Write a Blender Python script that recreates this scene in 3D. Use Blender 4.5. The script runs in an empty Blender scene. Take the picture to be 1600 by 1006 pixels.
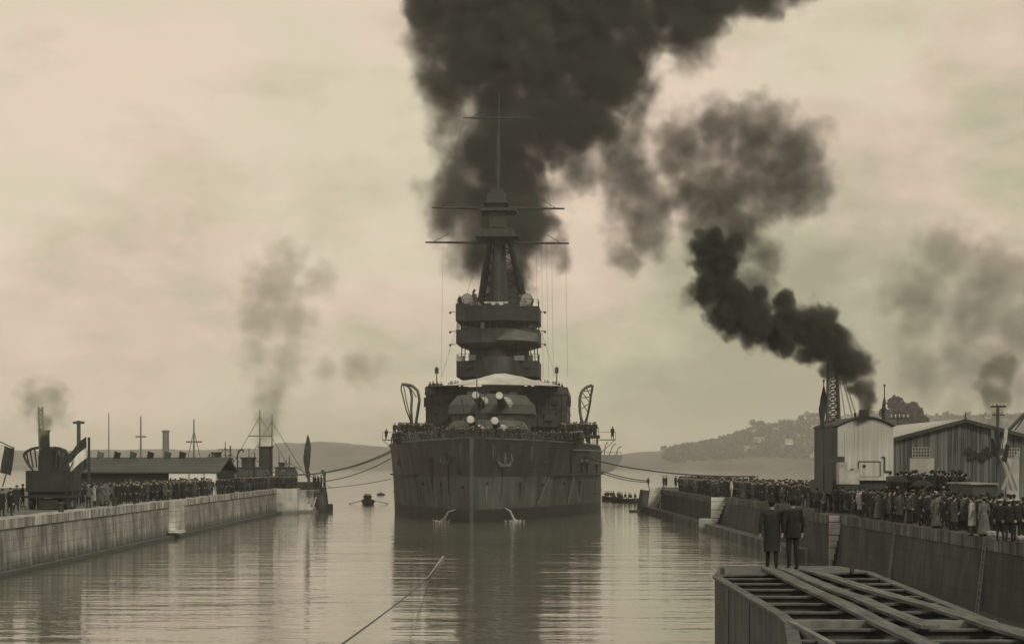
import bpy, math, random
from mathutils import Vector, Matrix
random.seed(7)
R = math.radians
sc = bpy.context.scene
col = sc.collection
# ---------------------------------------------------------------- camera
F, HX, HY, CZ = 3000.0, 776.0, 725.0, 6.4      # focal in photo px, principal column, horizon row, eye height
cam = bpy.data.cameras.new('camera')
cam.lens = 36 * F / 1600; cam.sensor_width = 36; cam.clip_start = .5; cam.clip_end = 20000
cam.shift_x = (800 - HX) / 1600; cam.shift_y = (HY - 503) / 1600
co = bpy.data.objects.new('camera', cam); col.objects.link(co)
co.location = (0, 0, CZ); co.rotation_euler = (R(90), 0, 0); sc.camera = co
def at(px, py, D):
    return Vector(((px - HX) * D / F, D, CZ + (HY - py) * D / F))
# ---------------------------------------------------------------- world
SUN_AZ, SUN_EL = R(150), R(34)         # azimuth clockwise from +Y: right behind the camera
w = bpy.data.worlds.new('World'); sc.world = w; w.use_nodes = True
nt = w.node_tree; nt.nodes.clear()
def N(nt, t, **k):
    n = nt.nodes.new(t)
    for a, b in k.items():
        if a[0] == '_': n.inputs[a[1:].replace('_', ' ')].default_value = b
        else: setattr(n, a, b)
    return n
def L(nt, a, b): nt.links.new(a, b)
out = N(nt, 'ShaderNodeOutputWorld'); bg = N(nt, 'ShaderNodeBackground'); L(nt, bg.outputs[0], out.inputs[0])
sky = N(nt, 'ShaderNodeTexSky', sky_type='NISHITA', sun_disc=False, sun_elevation=SUN_EL, sun_rotation=SUN_AZ)
bw = N(nt, 'ShaderNodeRGBToBW'); L(nt, sky.outputs[0], bw.inputs[0])
tc = N(nt, 'ShaderNodeTexCoord'); mp = N(nt, 'ShaderNodeMapping'); L(nt, tc.outputs['Generated'], mp.inputs[0])
mp.inputs['Scale'].default_value = (1, 1, 1.9)
def wnoise(scale, det, loc=0, dist=0.4):
    n = N(nt, 'ShaderNodeTexNoise'); n.inputs['Scale'].default_value = scale; n.inputs['Detail'].default_value = det
    n.inputs['Roughness'].default_value = .6; n.inputs['Distortion'].default_value = dist
    m = N(nt, 'ShaderNodeMapping'); m.inputs['Location'].default_value = (loc, loc * .7, loc * .3)
    L(nt, mp.outputs[0], m.inputs[0]); L(nt, m.outputs[0], n.inputs['Vector']); return n.outputs['Fac']
def wm(op, a, b=None, c=None):
    n = N(nt, 'ShaderNodeMath', operation=op)
    for i, v in enumerate((a, b, c)):
        if v is None: continue
        if isinstance(v, (int, float)): n.inputs[i].default_value = v
        else: L(nt, v, n.inputs[i])
    return n.outputs[0]
sep = N(nt, 'ShaderNodeSeparateXYZ'); L(nt, tc.outputs['Generated'], sep.inputs[0])
n1 = wnoise(5.5, 4, 3.1, 0); n2 = wnoise(15, 5, 9.4, .15)
el = wm('MULTIPLY', sep.outputs[2], 4.2)
f = wm('ADD', wm('MULTIPLY', n1, 2.2), wm('MULTIPLY', n2, 1.4))
f = wm('ADD', f, wm('ADD', wm('MULTIPLY', sep.outputs[0], -1.2), el))
f = wm('SUBTRACT', f, 1.62)
rp = N(nt, 'ShaderNodeValToRGB'); L(nt, f, rp.inputs[0])
e = rp.color_ramp.elements
e[0].position = .0; e[0].color = (.272, .256, .175, 1)
e[1].position = 1.; e[1].color = (.62, .515, .41, 1)
e = rp.color_ramp.elements.new(.35); e.color = (.40, .372, .265, 1)
e = rp.color_ramp.elements.new(.65); e.color = (.53, .44, .338, 1)
tint = N(nt, 'ShaderNodeMix', data_type='RGBA', blend_type='MULTIPLY'); tint.inputs[0].default_value = 1
L(nt, bw.outputs[0], tint.inputs[6]); tint.inputs[7].default_value = (1.15, 1, .75, 1)
mx = N(nt, 'ShaderNodeVectorMath', operation='MULTIPLY_ADD')
L(nt, tint.outputs[2], mx.inputs[0]); mx.inputs[1].default_value = (.08, .08, .08)
mul = N(nt, 'ShaderNodeVectorMath', operation='SCALE'); mul.inputs['Scale'].default_value = 12.0
n3 = wnoise(7, 3, 21.7, 0)
h1 = N(nt, 'ShaderNodeMapRange'); h1.inputs[1].default_value = .42; h1.inputs[2].default_value = .62; L(nt, n3, h1.inputs[0])
hm = N(nt, 'ShaderNodeMix', data_type='RGBA'); L(nt, h1.outputs[0], hm.inputs[0]); hm.inputs[6].default_value = (1.02, .985, .99, 1); hm.inputs[7].default_value = (.90, .98, .91, 1)
hx = N(nt, 'ShaderNodeMix', data_type='RGBA', blend_type='MULTIPLY'); hx.inputs[0].default_value = 1; L(nt, rp.outputs[0], hx.inputs[6]); L(nt, hm.outputs[2], hx.inputs[7])
L(nt, hx.outputs[2], mul.inputs[0]); L(nt, mul.outputs[0], mx.inputs[2])
L(nt, mx.outputs[0], bg.inputs[0]); bg.inputs[1].default_value = .1
sun = bpy.data.lights.new('sun', 'SUN'); sun.energy = 1.5; sun.angle = R(12); sun.color = (1, .88, .68)
so = bpy.data.objects.new('sun', sun); col.objects.link(so)
sd = Vector((math.sin(SUN_AZ) * math.cos(SUN_EL), math.cos(SUN_AZ) * math.cos(SUN_EL), math.sin(SUN_EL)))
so.rotation_euler = sd.to_track_quat('Z', 'Y').to_euler(); so.location = (60, -100, 90)
sc.view_settings.view_transform = 'Standard'; sc.view_settings.look = 'None'
sc.view_settings.exposure = 0; sc.view_settings.gamma = 1
sc.render.engine = 'CYCLES'
sc.cycles.volume_step_rate = 1.0; sc.cycles.volume_max_steps = 512; sc.cycles.volume_bounces = 1
sc.cycles.max_bounces = 6; sc.cycles.use_denoising = True
# ---------------------------------------------------------------- materials
MATS = {}
def tone(v):
    t = max(0, 1 - v / .25); return (v * (.96 - .04 * t), v * (1 + .2 * t), v * (.97 + .2 * t), 1)
def mat(name, v, v2=None, scale=(1, 1, 1), rough=.8, bump=.0, ns=1.0, det=6, spec=.3, metal=0, lo=.35, hi=.65, low=None, blot=(.75, 1.15)):
    """two-tone noise material; low=(z, value): another colour below height z (algae, boot paint)."""
    if name in MATS: return MATS[name]
    m = bpy.data.materials.new(name); m.use_nodes = True; nt = m.node_tree
    b = nt.nodes['Principled BSDF']; b.inputs['Roughness'].default_value = rough
    b.inputs['Specular IOR Level'].default_value = spec; b.inputs['Metallic'].default_value = metal
    c1 = tone(v) if not isinstance(v, tuple) else v + (1,)
    if v2 is None: v2 = v * .7 if not isinstance(v, tuple) else tuple(x * .7 for x in v)
    c2 = tone(v2) if not isinstance(v2, tuple) else v2 + (1,)
    g = N(nt, 'ShaderNodeNewGeometry'); mp = N(nt, 'ShaderNodeMapping'); mp.inputs['Scale'].default_value = scale
    tc = N(nt, 'ShaderNodeTexCoord')
    L(nt, tc.outputs['Object'], mp.inputs[0])
    n = N(nt, 'ShaderNodeTexNoise'); n.inputs['Scale'].default_value = ns; n.inputs['Detail'].default_value = det; n.inputs['Roughness'].default_value = .65
    L(nt, mp.outputs[0], n.inputs['Vector'])
    mr = N(nt, 'ShaderNodeMapRange'); mr.inputs[1].default_value = lo; mr.inputs[2].default_value = hi
    L(nt, n.outputs['Fac'], mr.inputs[0])
    mx = N(nt, 'ShaderNodeMix', data_type='RGBA'); L(nt, mr.outputs[0], mx.inputs[0]); mx.inputs[6].default_value = c2; mx.inputs[7].default_value = c1
    o = mx.outputs[2]
    n2 = N(nt, 'ShaderNodeTexNoise'); n2.inputs['Scale'].default_value = ns * .23; n2.inputs['Detail'].default_value = 3
    L(nt, tc.outputs['Object'], n2.inputs['Vector'])
    m2 = N(nt, 'ShaderNodeMapRange'); m2.inputs[1].default_value = .3; m2.inputs[2].default_value = .7; m2.inputs[3].default_value = blot[0]; m2.inputs[4].default_value = blot[1]
    L(nt, n2.outputs['Fac'], m2.inputs[0])
    s = N(nt, 'ShaderNodeVectorMath', operation='SCALE'); L(nt, o, s.inputs[0]); L(nt, m2.outputs[0], s.inputs['Scale']); o = s.outputs[0]
    if low:
        sp = N(nt, 'ShaderNodeSeparateXYZ'); L(nt, g.outputs['Position'], sp.inputs[0])
        ad = N(nt, 'ShaderNodeMath', operation='MULTIPLY_ADD'); L(nt, n.outputs['Fac'], ad.inputs[0]); ad.inputs[1].default_value = low[2] if len(low) > 2 else .6
        L(nt, sp.outputs[2], ad.inputs[2])
        lr = N(nt, 'ShaderNodeMapRange'); lr.inputs[1].default_value = low[0]; lr.inputs[2].default_value = low[0] + (low[3] if len(low) > 3 else .25); L(nt, ad.outputs[0], lr.inputs[0])
        m3 = N(nt, 'ShaderNodeMix', data_type='RGBA'); L(nt, lr.outputs[0], m3.inputs[0]); m3.inputs[6].default_value = tone(low[1]); L(nt, o, m3.inputs[7]); o = m3.outputs[2]
    L(nt, o, b.inputs['Base Color'])
    if bump:
        bp = N(nt, 'ShaderNodeBump'); bp.inputs['Strength'].default_value = bump; bp.inputs['Distance'].default_value = .05
        L(nt, n.outputs['Fac'], bp.inputs['Height']); L(nt, bp.outputs[0], b.inputs['Normal'])
    MATS[name] = m; return m
# ---------------------------------------------------------------- mesh builder
class MB:
    def __init__(s): s.v = []; s.f = []; s.m = []
    def add(s, vs, fs, mi=0):
        o = len(s.v); s.v += [tuple(v) for v in vs]; s.f += [tuple(i + o for i in f) for f in fs]; s.m += [mi] * len(fs); return s
    def box(s, c, d, rz=0, mi=0, M=None):
        c = Vector(c); x, y, z = d[0] / 2, d[1] / 2, d[2] / 2
        m = M or Matrix.Rotation(rz, 3, 'Z')
        vs = [c + m @ Vector((a * x, b * y, e * z)) for e in (-1, 1) for a, b in ((-1, -1), (1, -1), (1, 1), (-1, 1))]
        return s.add(vs, [(3, 2, 1, 0), (4, 5, 6, 7), (0, 1, 5, 4), (1, 2, 6, 5), (2, 3, 7, 6), (3, 0, 4, 7)], mi)
    def bx(s, x0, x1, y0, y1, z0, z1, mi=0): return s.box(((x0 + x1) / 2, (y0 + y1) / 2, (z0 + z1) / 2), (x1 - x0, y1 - y0, z1 - z0), 0, mi)
    def bar(s, a, b, r, r2=None, n=8, mi=0):
        a, b = Vector(a), Vector(b); r2 = r if r2 is None else r2; d = (b - a)
        if d.length < 1e-6: return s
        q = d.to_track_quat('Z', 'Y').to_matrix(); vs = []
        for p, rr in ((a, r), (b, r2)):
            vs += [p + q @ Vector((rr * math.cos(2 * math.pi * i / n), rr * math.sin(2 * math.pi * i / n), 0)) for i in range(n)]
        fs = [(i, (i + 1) % n, n + (i + 1) % n, n + i) for i in range(n)] + [tuple(reversed(range(n))), tuple(range(n, 2 * n))]
        return s.add(vs, fs, mi)
    def path(s, pts, r, n=6, mi=0, r2=None):
        k = len(pts) - 1
        for i in range(k):
            ra = r if r2 is None else r + (r2 - r) * i / k; rb = r if r2 is None else r + (r2 - r) * (i + 1) / k
            s.bar(pts[i], pts[i + 1], ra, rb, n, mi)
        return s
    def beam(s, a, b, w, h, mi=0):
        """square bar from a to b"""
        a, b = Vector(a), Vector(b); d = b - a; q = d.to_track_quat('Y', 'Z').to_matrix()
        return s.box((a + b) / 2, (w, d.length, h), mi=mi, M=q)
    def ell(s, c, r, n=10, k=7, mi=0, M=None):
        c = Vector(c); r = (r, r, r) if isinstance(r, (int, float)) else r; vs = [Vector((0, 0, -r[2]))]; m = M or Matrix.Identity(3)
        for j in range(1, k):
            t = math.pi * j / k
            vs += [Vector((r[0] * math.sin(t) * math.cos(2 * math.pi * i / n), r[1] * math.sin(t) * math.sin(2 * math.pi * i / n), -r[2] * math.cos(t))) for i in range(n)]
        vs.append(Vector((0, 0, r[2]))); fs = []
        for i in range(n):
            fs.append((0, 1 + (i + 1) % n, 1 + i)); fs.append((len(vs) - 1, 1 + (k - 2) * n + i, 1 + (k - 2) * n + (i + 1) % n))
            for j in range(k - 2):
                a = 1 + j * n; fs.append((a + i, a + (i + 1) % n, a + n + (i + 1) % n, a + n + i))
        return s.add([c + m @ v for v in vs], fs, mi)
    def loft(s, rings, closed=True, cap=True, mi=0):
        n = len(rings[0]); vs = [p for r in rings for p in r]; fs = []
        for j in range(len(rings) - 1):
            for i in range(n if closed else n - 1):
                a, b = j * n + i, j * n + (i + 1) % n; fs.append((a, b, b + n, a + n))
        if cap: fs += [tuple(reversed(range(n))), tuple(range((len(rings) - 1) * n, len(rings) * n))]
        return s.add(vs, fs, mi)
    def prism(s, poly, z0, z1, top=1.0, mi=0, c=None):
        """poly: xy outline; top: scale of the top outline about c"""
        if c is None: c = (sum(p[0] for p in poly) / len(poly), sum(p[1] for p in poly) / len(poly))
        return s.loft([[(p[0], p[1], z0) for p in poly], [(c[0] + (p[0] - c[0]) * top, c[1] + (p[1] - c[1]) * top, z1) for p in poly]], mi=mi)
    def build(s, name, m, parent=None, local=False, smooth=False, origin=None):
        me = bpy.data.meshes.new(name)
        off = Vector((0, 0, 0))
        if parent is not None and not local: off = Vector(parent.matrix_world.translation) if False else Vector(parent.get('_loc', (0, 0, 0)))
        if origin is not None: off = Vector(origin)
        me.from_pydata([tuple(Vector(v) - off) for v in s.v], [], s.f)
        for x in (m if isinstance(m, (list, tuple)) else [m]): me.materials.append(x)
        me.polygons.foreach_set('material_index', s.m)
        if smooth: me.polygons.foreach_set('use_smooth', [True] * len(s.f))
        me.update(); fixn(me)
        o = bpy.data.objects.new(name, me); col.objects.link(o)
        if parent is not None: o.parent = parent
        elif origin is not None: o.location = origin
        o['_loc'] = tuple(off) if not local else (0, 0, 0)
        return o
import bmesh
def fixn(me):
    b = bmesh.new(); b.from_mesh(me); bmesh.ops.recalc_face_normals(b, faces=b.faces); b.to_mesh(me); b.free()
def tag(o, label=None, cat=None, group=None, kind=None):
    if label: o['label'] = label
    if cat: o['category'] = cat
    if group: o['group'] = group
    if kind: o['kind'] = kind
    return o
def thing(name, loc, label, cat, group=None, rz=0):
    o = bpy.data.objects.new(name, None); col.objects.link(o); o.location = loc; o.rotation_euler = (0, 0, rz); o.empty_display_size = .3
    o['_loc'] = tuple(loc); return tag(o, label, cat, group)
def copy_tree(o, parent=None):
    c = o.copy(); col.objects.link(c)
    if parent is not None: c.parent = parent
    for ch in [x for x in col.objects if x.parent == o]: copy_tree(ch, c)
    return c
def remeshed(mb, voxel, smooth=3, sharp=False):
    me = bpy.data.meshes.new('t'); me.from_pydata([tuple(v) for v in mb.v], [], mb.f); me.update(); fixn(me)
    o = bpy.data.objects.new('t', me); col.objects.link(o)
    r = o.modifiers.new('r', 'REMESH'); r.mode = 'VOXEL'; r.voxel_size = voxel
    if smooth: q = o.modifiers.new('s', 'SMOOTH'); q.iterations = smooth; q.factor = .5
    dg = bpy.context.evaluated_depsgraph_get(); dg.update()
    n = bpy.data.meshes.new_from_object(o.evaluated_get(dg)); bpy.data.objects.remove(o)
    n.polygons.foreach_set('use_smooth', [True] * len(n.polygons)); return n
# ---------------------------------------------------------------- palette
steel_dark = mat('steel_dark', .035, .02, rough=.55, ns=1.2, bump=.15)
iron = mat('iron', .05, .025, rough=.6, ns=3, bump=.2)
rig_m = mat('rigging', .04, .03, rough=.8)
wood = mat('weathered_wood', .16, .07, scale=(6, .5, 6), rough=.85, ns=2, bump=.3)
rope_m = mat('rope', .10, .05, rough=.9, ns=8)
glass = mat('dark_glass', .03, .02, rough=.15, spec=.8)
white_m = mat('white_paint', .62, .45, rough=.6, ns=2)
canvas = mat('canvas', .62, .42, rough=.9, ns=.6, bump=.4)
dark_cloth = mat('dark_cloth', .03, .018, rough=.95, ns=4)
# ---------------------------------------------------------------- water
m = bpy.data.materials.new('sea_water'); m.use_nodes = True; nt = m.node_tree
b = nt.nodes['Principled BSDF']; b.inputs['Base Color'].default_value = (.12, .13, .10, 1)
b.inputs['Roughness'].default_value = .05; b.inputs['IOR'].default_value = 1.40; b.inputs['Specular IOR Level'].default_value = .85
tc = N(nt, 'ShaderNodeTexCoord')
def layer(sx, sy, scale, det):
    mp = N(nt, 'ShaderNodeMapping'); mp.inputs['Scale'].default_value = (sx, sy, 1); mp.inputs['Rotation'].default_value = (0, 0, R(6))
    L(nt, tc.outputs['Object'], mp.inputs[0]); n = N(nt, 'ShaderNodeTexNoise'); n.inputs['Scale'].default_value = scale
    n.inputs['Detail'].default_value = det; n.inputs['Roughness'].default_value = .55; L(nt, mp.outputs[0], n.inputs['Vector']); return n.outputs['Fac']
a0 = layer(.33, 1, .21, 2); a1 = layer(.35, 1, .55, 3); a2 = layer(.5, 1, 2.2, 2); a3 = layer(1, 1, .03, 2)
def mth(nt, op, a, b=None):
    n = N(nt, 'ShaderNodeMath', operation=op)
    for i, v in enumerate((a, b)):
        if v is None: continue
        if isinstance(v, (int, float)): n.inputs[i].default_value = v
        else: L(nt, v, n.inputs[i])
    return n.outputs[0]
h = mth(nt, 'ADD', mth(nt, 'MULTIPLY', a0, 1.6), mth(nt, 'ADD', mth(nt, 'MULTIPLY', a1, 1.0), mth(nt, 'MULTIPLY', a2, .28)))
mr = N(nt, 'ShaderNodeMapRange'); mr.inputs[1].default_value = .35; mr.inputs[2].default_value = .7; mr.inputs[3].default_value = .35; mr.inputs[4].default_value = 1
L(nt, a3, mr.inputs[0])
bp = N(nt, 'ShaderNodeBump'); bp.inputs['Distance'].default_value = .085; L(nt, mr.outputs[0], bp.inputs['Strength'])
L(nt, h, bp.inputs['Height']); L(nt, bp.outputs[0], b.inputs['Normal'])
wat = MB().add([(-5000, -60, 0), (5000, -60, 0), (5000, 7000, 0), (-5000, 7000, 0)], [(0, 1, 2, 3)]).build('water', m)
tag(wat, 'calm rippled harbour water filling the dock entrance', kind='structure')
# ---------------------------------------------------------------- hills
def lerp_tab(tab, x):
    if x <= tab[0][0]: return tab[0][1]
    for (a, p), (b2, q) in zip(tab, tab[1:]):
        if x <= b2: return p + (q - p) * (x - a) / (b2 - a)
    return tab[-1][1]
from mathutils import noise as mn
def hill_mesh(name, tab, x0, x1, D0, D1, D2, m, step=8):
    mb = MB(); cols = []; n = int((x1 - x0) / step)
    rows = [0, .03, .12, .25, .4, .55, .7, .85, 1, 1.3, 1.8]
    vs = []; 
    for i in range(n + 1):
        px = x0 + (x1 - x0) * i / n
        top = CZ + (HY - lerp_tab(tab, px)) * D1 / F
        for t in rows:
            D = D0 + (D1 - D0) * t if t <= 1 else D1 + (D2 - D1) * (t - 1) / .8
            hh = top * (math.sin(min(t, 1) * math.pi / 2) ** 1.1) if t <= 1 else top * (1 - (t - 1))
            X = (px - HX) * D / F
            hh += mn.fractal(Vector((X * .006, D * .006, 0)), .8, 2, 5) * top * .13 * (1 if t > .02 else 0)
            vs.append((X, D, max(hh, -1) if t > 0 else -1.5))
    k = len(rows); fs = [(i * k + j, (i + 1) * k + j, (i + 1) * k + j + 1, i * k + j + 1) for i in range(n) for j in range(k - 1)]
    return mb.add(vs, fs).build(name, m, smooth=True)
hill_m = mat('hillside', .09, .035, ns=.02, rough=.95, det=10, lo=.4, hi=.6)
LT = [(-1600, 690), (-300, 702), (300, 704), (415, 702), (432, 694), (470, 692), (500, 689), (540, 690), (600, 697), (700, 704), (800, 712), (960, 712)]
RT = [(850, 716), (950, 712), (1000, 706), (1060, 701), (1130, 691), (1180, 672), (1230, 664), (1290, 660), (1450, 650), (1650, 655), (1900, 660), (3200, 640)]
tag(hill_mesh('hill', LT, -1600, 960, 2380, 2750, 3600, hill_m), 'low hazy hill across the bay behind the mooring ropes', kind='structure')
tag(hill_mesh('hill', RT, 850, 3200, 2250, 2700, 3800, hill_m), 'rising hazy hillside with pale houses across the bay', kind='structure')
def rt_h(px, t):      # surface point of the right hill, t = 0 shore .. 1 crest
    top = CZ + (HY - lerp_tab(RT, px)) * 2700 / F; D = 2250 + 450 * t; X = (px - HX) * D / F
    z = top * (math.sin(t * math.pi / 2) ** 1.1) + mn.fractal(Vector((X * .006, D * .006, 0)), .8, 2, 5) * top * .13
    return Vector((X, D, z))
leaf = mat('foliage', .05, .02, ns=.8, rough=.9)
bark = mat('bark', .06, .03, ns=3, rough=.95)
def crown_mb(rx, rz, n, s, seed, zc):
    rnd = random.Random(seed); mb = MB()
    cl = [(Vector((rnd.uniform(-.7, .7) * rx, rnd.uniform(-.7, .7) * rx, zc + rnd.uniform(-.6, .7) * rz)), rnd.uniform(.25, .5) * rx) for _ in range(9)]
    for i in range(n):
        c, r = cl[i % 9]; d = Vector((rnd.gauss(0, 1), rnd.gauss(0, 1), rnd.gauss(0, 1))).normalized() * r * rnd.uniform(.55, 1.05)
        p = c + d; a = Vector((rnd.gauss(0, 1), rnd.gauss(0, 1), rnd.gauss(0, 1))).normalized(); q = a.orthogonal().normalized(); u = a.cross(q); k = s * rnd.uniform(.6, 1.3)
        mb.add([p + q * k, p + u * k, p - q * k, p - u * k * .7], [(0, 1, 2, 3)])
    return mb
TREES = {}
def tree(loc, H, kind, label, group):
    key = kind
    if key not in TREES:
        t = thing('tree', (0, 0, 0), label, 'tree', group)
        tr = MB(); tr.bar((0, 0, -.05), (0, 0, .45), .035, .02, 7)
        for i in range(5):
            a = i * 1.3; tr.bar((0, 0, .2 + .05 * i), (.2 * math.cos(a), .2 * math.sin(a), .45 + .06 * i), .015, .006, 5)
        tr.build('trunk', bark, t, local=True)
        rx, rz = {'round': (.42, .33), 'tall': (.22, .42), 'wide': (.6, .28)}[kind]
        crown_mb(rx, rz, 3200, .022, len(TREES) + 3, .62).build('crown', leaf, t, local=True)
        TREES[key] = t
    else: t = copy_tree(TREES[key])
    t.location = loc; t.scale = (H, H, H); t.rotation_euler = (0, 0, random.uniform(0, 6)); tag(t, label, 'tree', group); return t
for i, (px, H, k) in enumerate([(1128, 12, 'round'), (1178, 17, 'wide'), (1190, 15, 'round'), (1204, 10, 'wide'), (1142, 8, 'wide'), (1222, 13, 'round'), (1236, 11, 'wide'), (1252, 15, 'round'), (1266, 17, 'wide'), (1280, 14, 'round'), (1160, 9, 'round'), (1116, 8, 'round')]):
    p = rt_h(px, .97); tree((p.x, p.y, p.z - 1), H, k, 'hazy tree on the crest of the far right hillside', 'trees along the crest of the right hill')
for i, (px, H, k) in enumerate([(1398, 34, 'tall'), (1414, 37, 'tall'), (1430, 32, 'tall')]):
    D = 900; tree(((px - HX) * D / F, D, 3.2 - 2), H * 1.0, k, 'tall dark tree rising between the crane cabin and shed roof', 'trees behind the shed')
tag(MB().bx(190, 900, 262.5, 1000, -3, 1.4).build('shore_ground', hill_m), 'low shore land behind the shed carrying the tall trees', kind='structure')
# wood on the hillsides: one mass
mb = MB(); rnd = random.Random(5)
for i in range(900):
    px = rnd.uniform(1040, 1900) if i % 3 else rnd.uniform(1050, 1300); t = rnd.uniform(.15, 1)
    p = rt_h(px, t)
    for j in range(14):
        r = rnd.uniform(1.2, 3.2); q = p + Vector((rnd.gauss(0, 4), rnd.gauss(0, 4), rnd.uniform(0, 6)))
        a = Vector((rnd.gauss(0, 1), rnd.gauss(0, 1), rnd.gauss(0, 1))).normalized(); u = a.orthogonal().normalized(); v = a.cross(u)
        mb.add([q + u * r, q + v * r, q - u * r, q - v * r], [(0, 1, 2, 3)])
tag(mb.build('woodland', leaf), 'patchy far woodland over the right hillside', 'woodland', kind='stuff')
# houses on the hillside
hw = mat('pale_house_wall', .55, .42, ns=.3); hr = mat('house_roof', .22, .15, ns=.3); hd = mat('house_window', .05, .04)
HL = [(1186, .45, 13, 'long pale house low on the far hill, behind the crowd'), (1232, .35, 9, 'small pale house at the foot of the far hill'), (1250, .42, 11, 'pale house halfway up the far hill near the crane flagpole'),
      (1272, .6, 10, 'pale house close to the left side of the crane cabin'), (1212, .6, 8, 'little pale house among trees in the middle of the far hill'),
      (1180, .72, 12, 'pale house high up near the left hillside trees'), (1244, .9, 11, 'pale house on the crest of the far hill'), (1166, .3, 8, 'leftmost small pale house near the far shore'), (1274, .2, 13, 'long low pale house on the far shoreline')]
for px, t, W, lab in HL:
    p = rt_h(px, t); h = thing('hillside_house', (p.x, p.y, p.z - 1), lab, 'house', 'pale houses on the far hillside', R(random.uniform(-25, 25)))
    MB().bx(-W / 2, W / 2, -4, 4, 0, 5.5).build('wall', hw, h, local=True)
    MB().add([(-W / 2 - .5, -4.5, 5.4), (W / 2 + .5, -4.5, 5.4), (W / 2 + .5, 4.5, 5.4), (-W / 2 - .5, 4.5, 5.4), (-W / 2, 0, 7.6), (W / 2, 0, 7.6)], [(0, 1, 5, 4), (2, 3, 4, 5), (1, 2, 5), (3, 0, 4), (3, 2, 1, 0)]).build('roof', hr, h, local=True)
    for k in range(3): MB().bx(-W / 3 + k * W / 3 - .6, -W / 3 + k * W / 3 + .6, -4.06, -3.98, 2, 3.6).build('window', hd, h, local=True)
# ---------------------------------------------------------------- quays
QZ = 3.2
def brick_mat(name, v, v2, low, bf=.7):
    m = mat(name, v, v2, scale=(.9, .9, .16), rough=.85, ns=1.6, bump=.5, det=10, lo=.36, hi=.64, low=low, blot=(.5, 1.3))
    nt = m.node_tree; b = nt.nodes['Principled BSDF']; g = N(nt, 'ShaderNodeNewGeometry'); sp = N(nt, 'ShaderNodeSeparateXYZ'); L(nt, g.outputs['Position'], sp.inputs[0])
    cb = N(nt, 'ShaderNodeCombineXYZ'); ad = mth(nt, 'ADD', sp.outputs[0], sp.outputs[1]); L(nt, ad, cb.inputs[0]); L(nt, sp.outputs[2], cb.inputs[1])
    br = N(nt, 'ShaderNodeTexBrick'); br.inputs['Scale'].default_value = 1; br.inputs['Brick Width'].default_value = 1.9; br.inputs['Row Height'].default_value = .66; br.inputs['Mortar Size'].default_value = .025
    br.inputs['Color1'].default_value = (.95, .95, .95, 1); br.inputs['Color2'].default_value = (.75, .75, .74, 1); br.inputs['Mortar'].default_value = (.4, .4, .4, 1)
    L(nt, cb.outputs[0], br.inputs['Vector'])
    old = b.inputs['Base Color'].links[0].from_socket
    x = N(nt, 'ShaderNodeMix', data_type='RGBA', blend_type='MULTIPLY'); x.inputs[0].default_value = bf; L(nt, old, x.inputs[6]); L(nt, br.outputs[0], x.inputs[7]); L(nt, x.outputs[2], b.inputs['Base Color']); return m
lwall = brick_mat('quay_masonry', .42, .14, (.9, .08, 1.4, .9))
rwall = brick_mat('shaded_quay_masonry', .06, .025, (.5, .03, .9, .5))  # right wall's shade is put into a much darker masonry colour
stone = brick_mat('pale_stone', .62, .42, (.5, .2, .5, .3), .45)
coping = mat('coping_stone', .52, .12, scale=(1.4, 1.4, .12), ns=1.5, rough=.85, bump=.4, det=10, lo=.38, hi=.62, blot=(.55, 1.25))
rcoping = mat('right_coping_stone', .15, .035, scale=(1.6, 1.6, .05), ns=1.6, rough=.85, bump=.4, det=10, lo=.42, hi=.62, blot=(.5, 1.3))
dirt = mat('quay_ground', .12, .07, ns=.8, rough=.95, bump=.4)
LX, RX = -28.5, 20.8
# left quay ground + wall
q = MB(); q.bx(-400, LX - 1.0, 40, 262, -4, QZ - .02); tag(q.build('quay_ground', dirt), 'packed earth of the left quay', kind='structure')
t = thing('dock_wall', (LX, 100, 0), 'long pale stained masonry dock wall along the left quay', 'wall')
def wallseg(x_top, x_bot, y0, y1, back, z0=-3, z1=QZ - .55):
    return [[(x_bot, y0, z0), (x_bot, y1, z0), (back, y1, z0), (back, y0, z0)], [(x_top, y0, z1), (x_top, y1, z1), (back, y1, z1), (back, y0, z1)]]
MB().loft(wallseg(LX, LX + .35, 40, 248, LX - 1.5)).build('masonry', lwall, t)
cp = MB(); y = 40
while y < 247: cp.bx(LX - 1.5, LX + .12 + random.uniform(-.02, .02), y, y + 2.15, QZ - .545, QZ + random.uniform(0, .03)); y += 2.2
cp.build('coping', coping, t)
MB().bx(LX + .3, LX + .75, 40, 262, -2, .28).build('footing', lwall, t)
# pale pilaster with landing on left wall
pl = MB(); 
for k in range(7): pl.bx(LX - 1.2, LX + .62 - .0 * k, 166.5, 171.6, QZ - .46 * (k + 1) + .04, QZ - .46 * k + .02)
pl.build('pilaster', stone, t); MB().bx(LX + .3, LX + 1.4, 165, 167.6, .5, .68).build('landing', stone, t)
# left pier head
t = thing('pier_head', (-26.5, 255, 0), 'stepped pale stone pier head at the end of the left quay', 'pier')
sx = -25.8
MB().bx(sx - 8, sx, 248.3, 250.5, -3, QZ + .02).build('buttress', stone, t)
MB().bx(sx - 8, sx - .6, 250.5, 253.5, -3, QZ - .1).build('masonry', lwall, t)
for k in range(8): MB().bx(sx - 7, sx + .35 * k - .6, 253.5 + .0, 258 + .5 * (k % 2), QZ - .42 * (k + 1) + .0, QZ - .42 * k).build('step', stone, t)
MB().bx(sx - 7, sx + 1.6, 258.6, 262, -3, QZ - .3).build('buttress', lwall, t)
MB().bar((sx + 2.3, 259, -1.5), (sx + 2.0, 259, 2.6), 1.05, .95, 14).build('fender', iron, t, smooth=True)
MB().bar((sx + 3.0, 261.5, -1.5), (sx + 3.0, 261.5, 1.0), .5, .5, 10).build('fender', iron, t)
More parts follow.
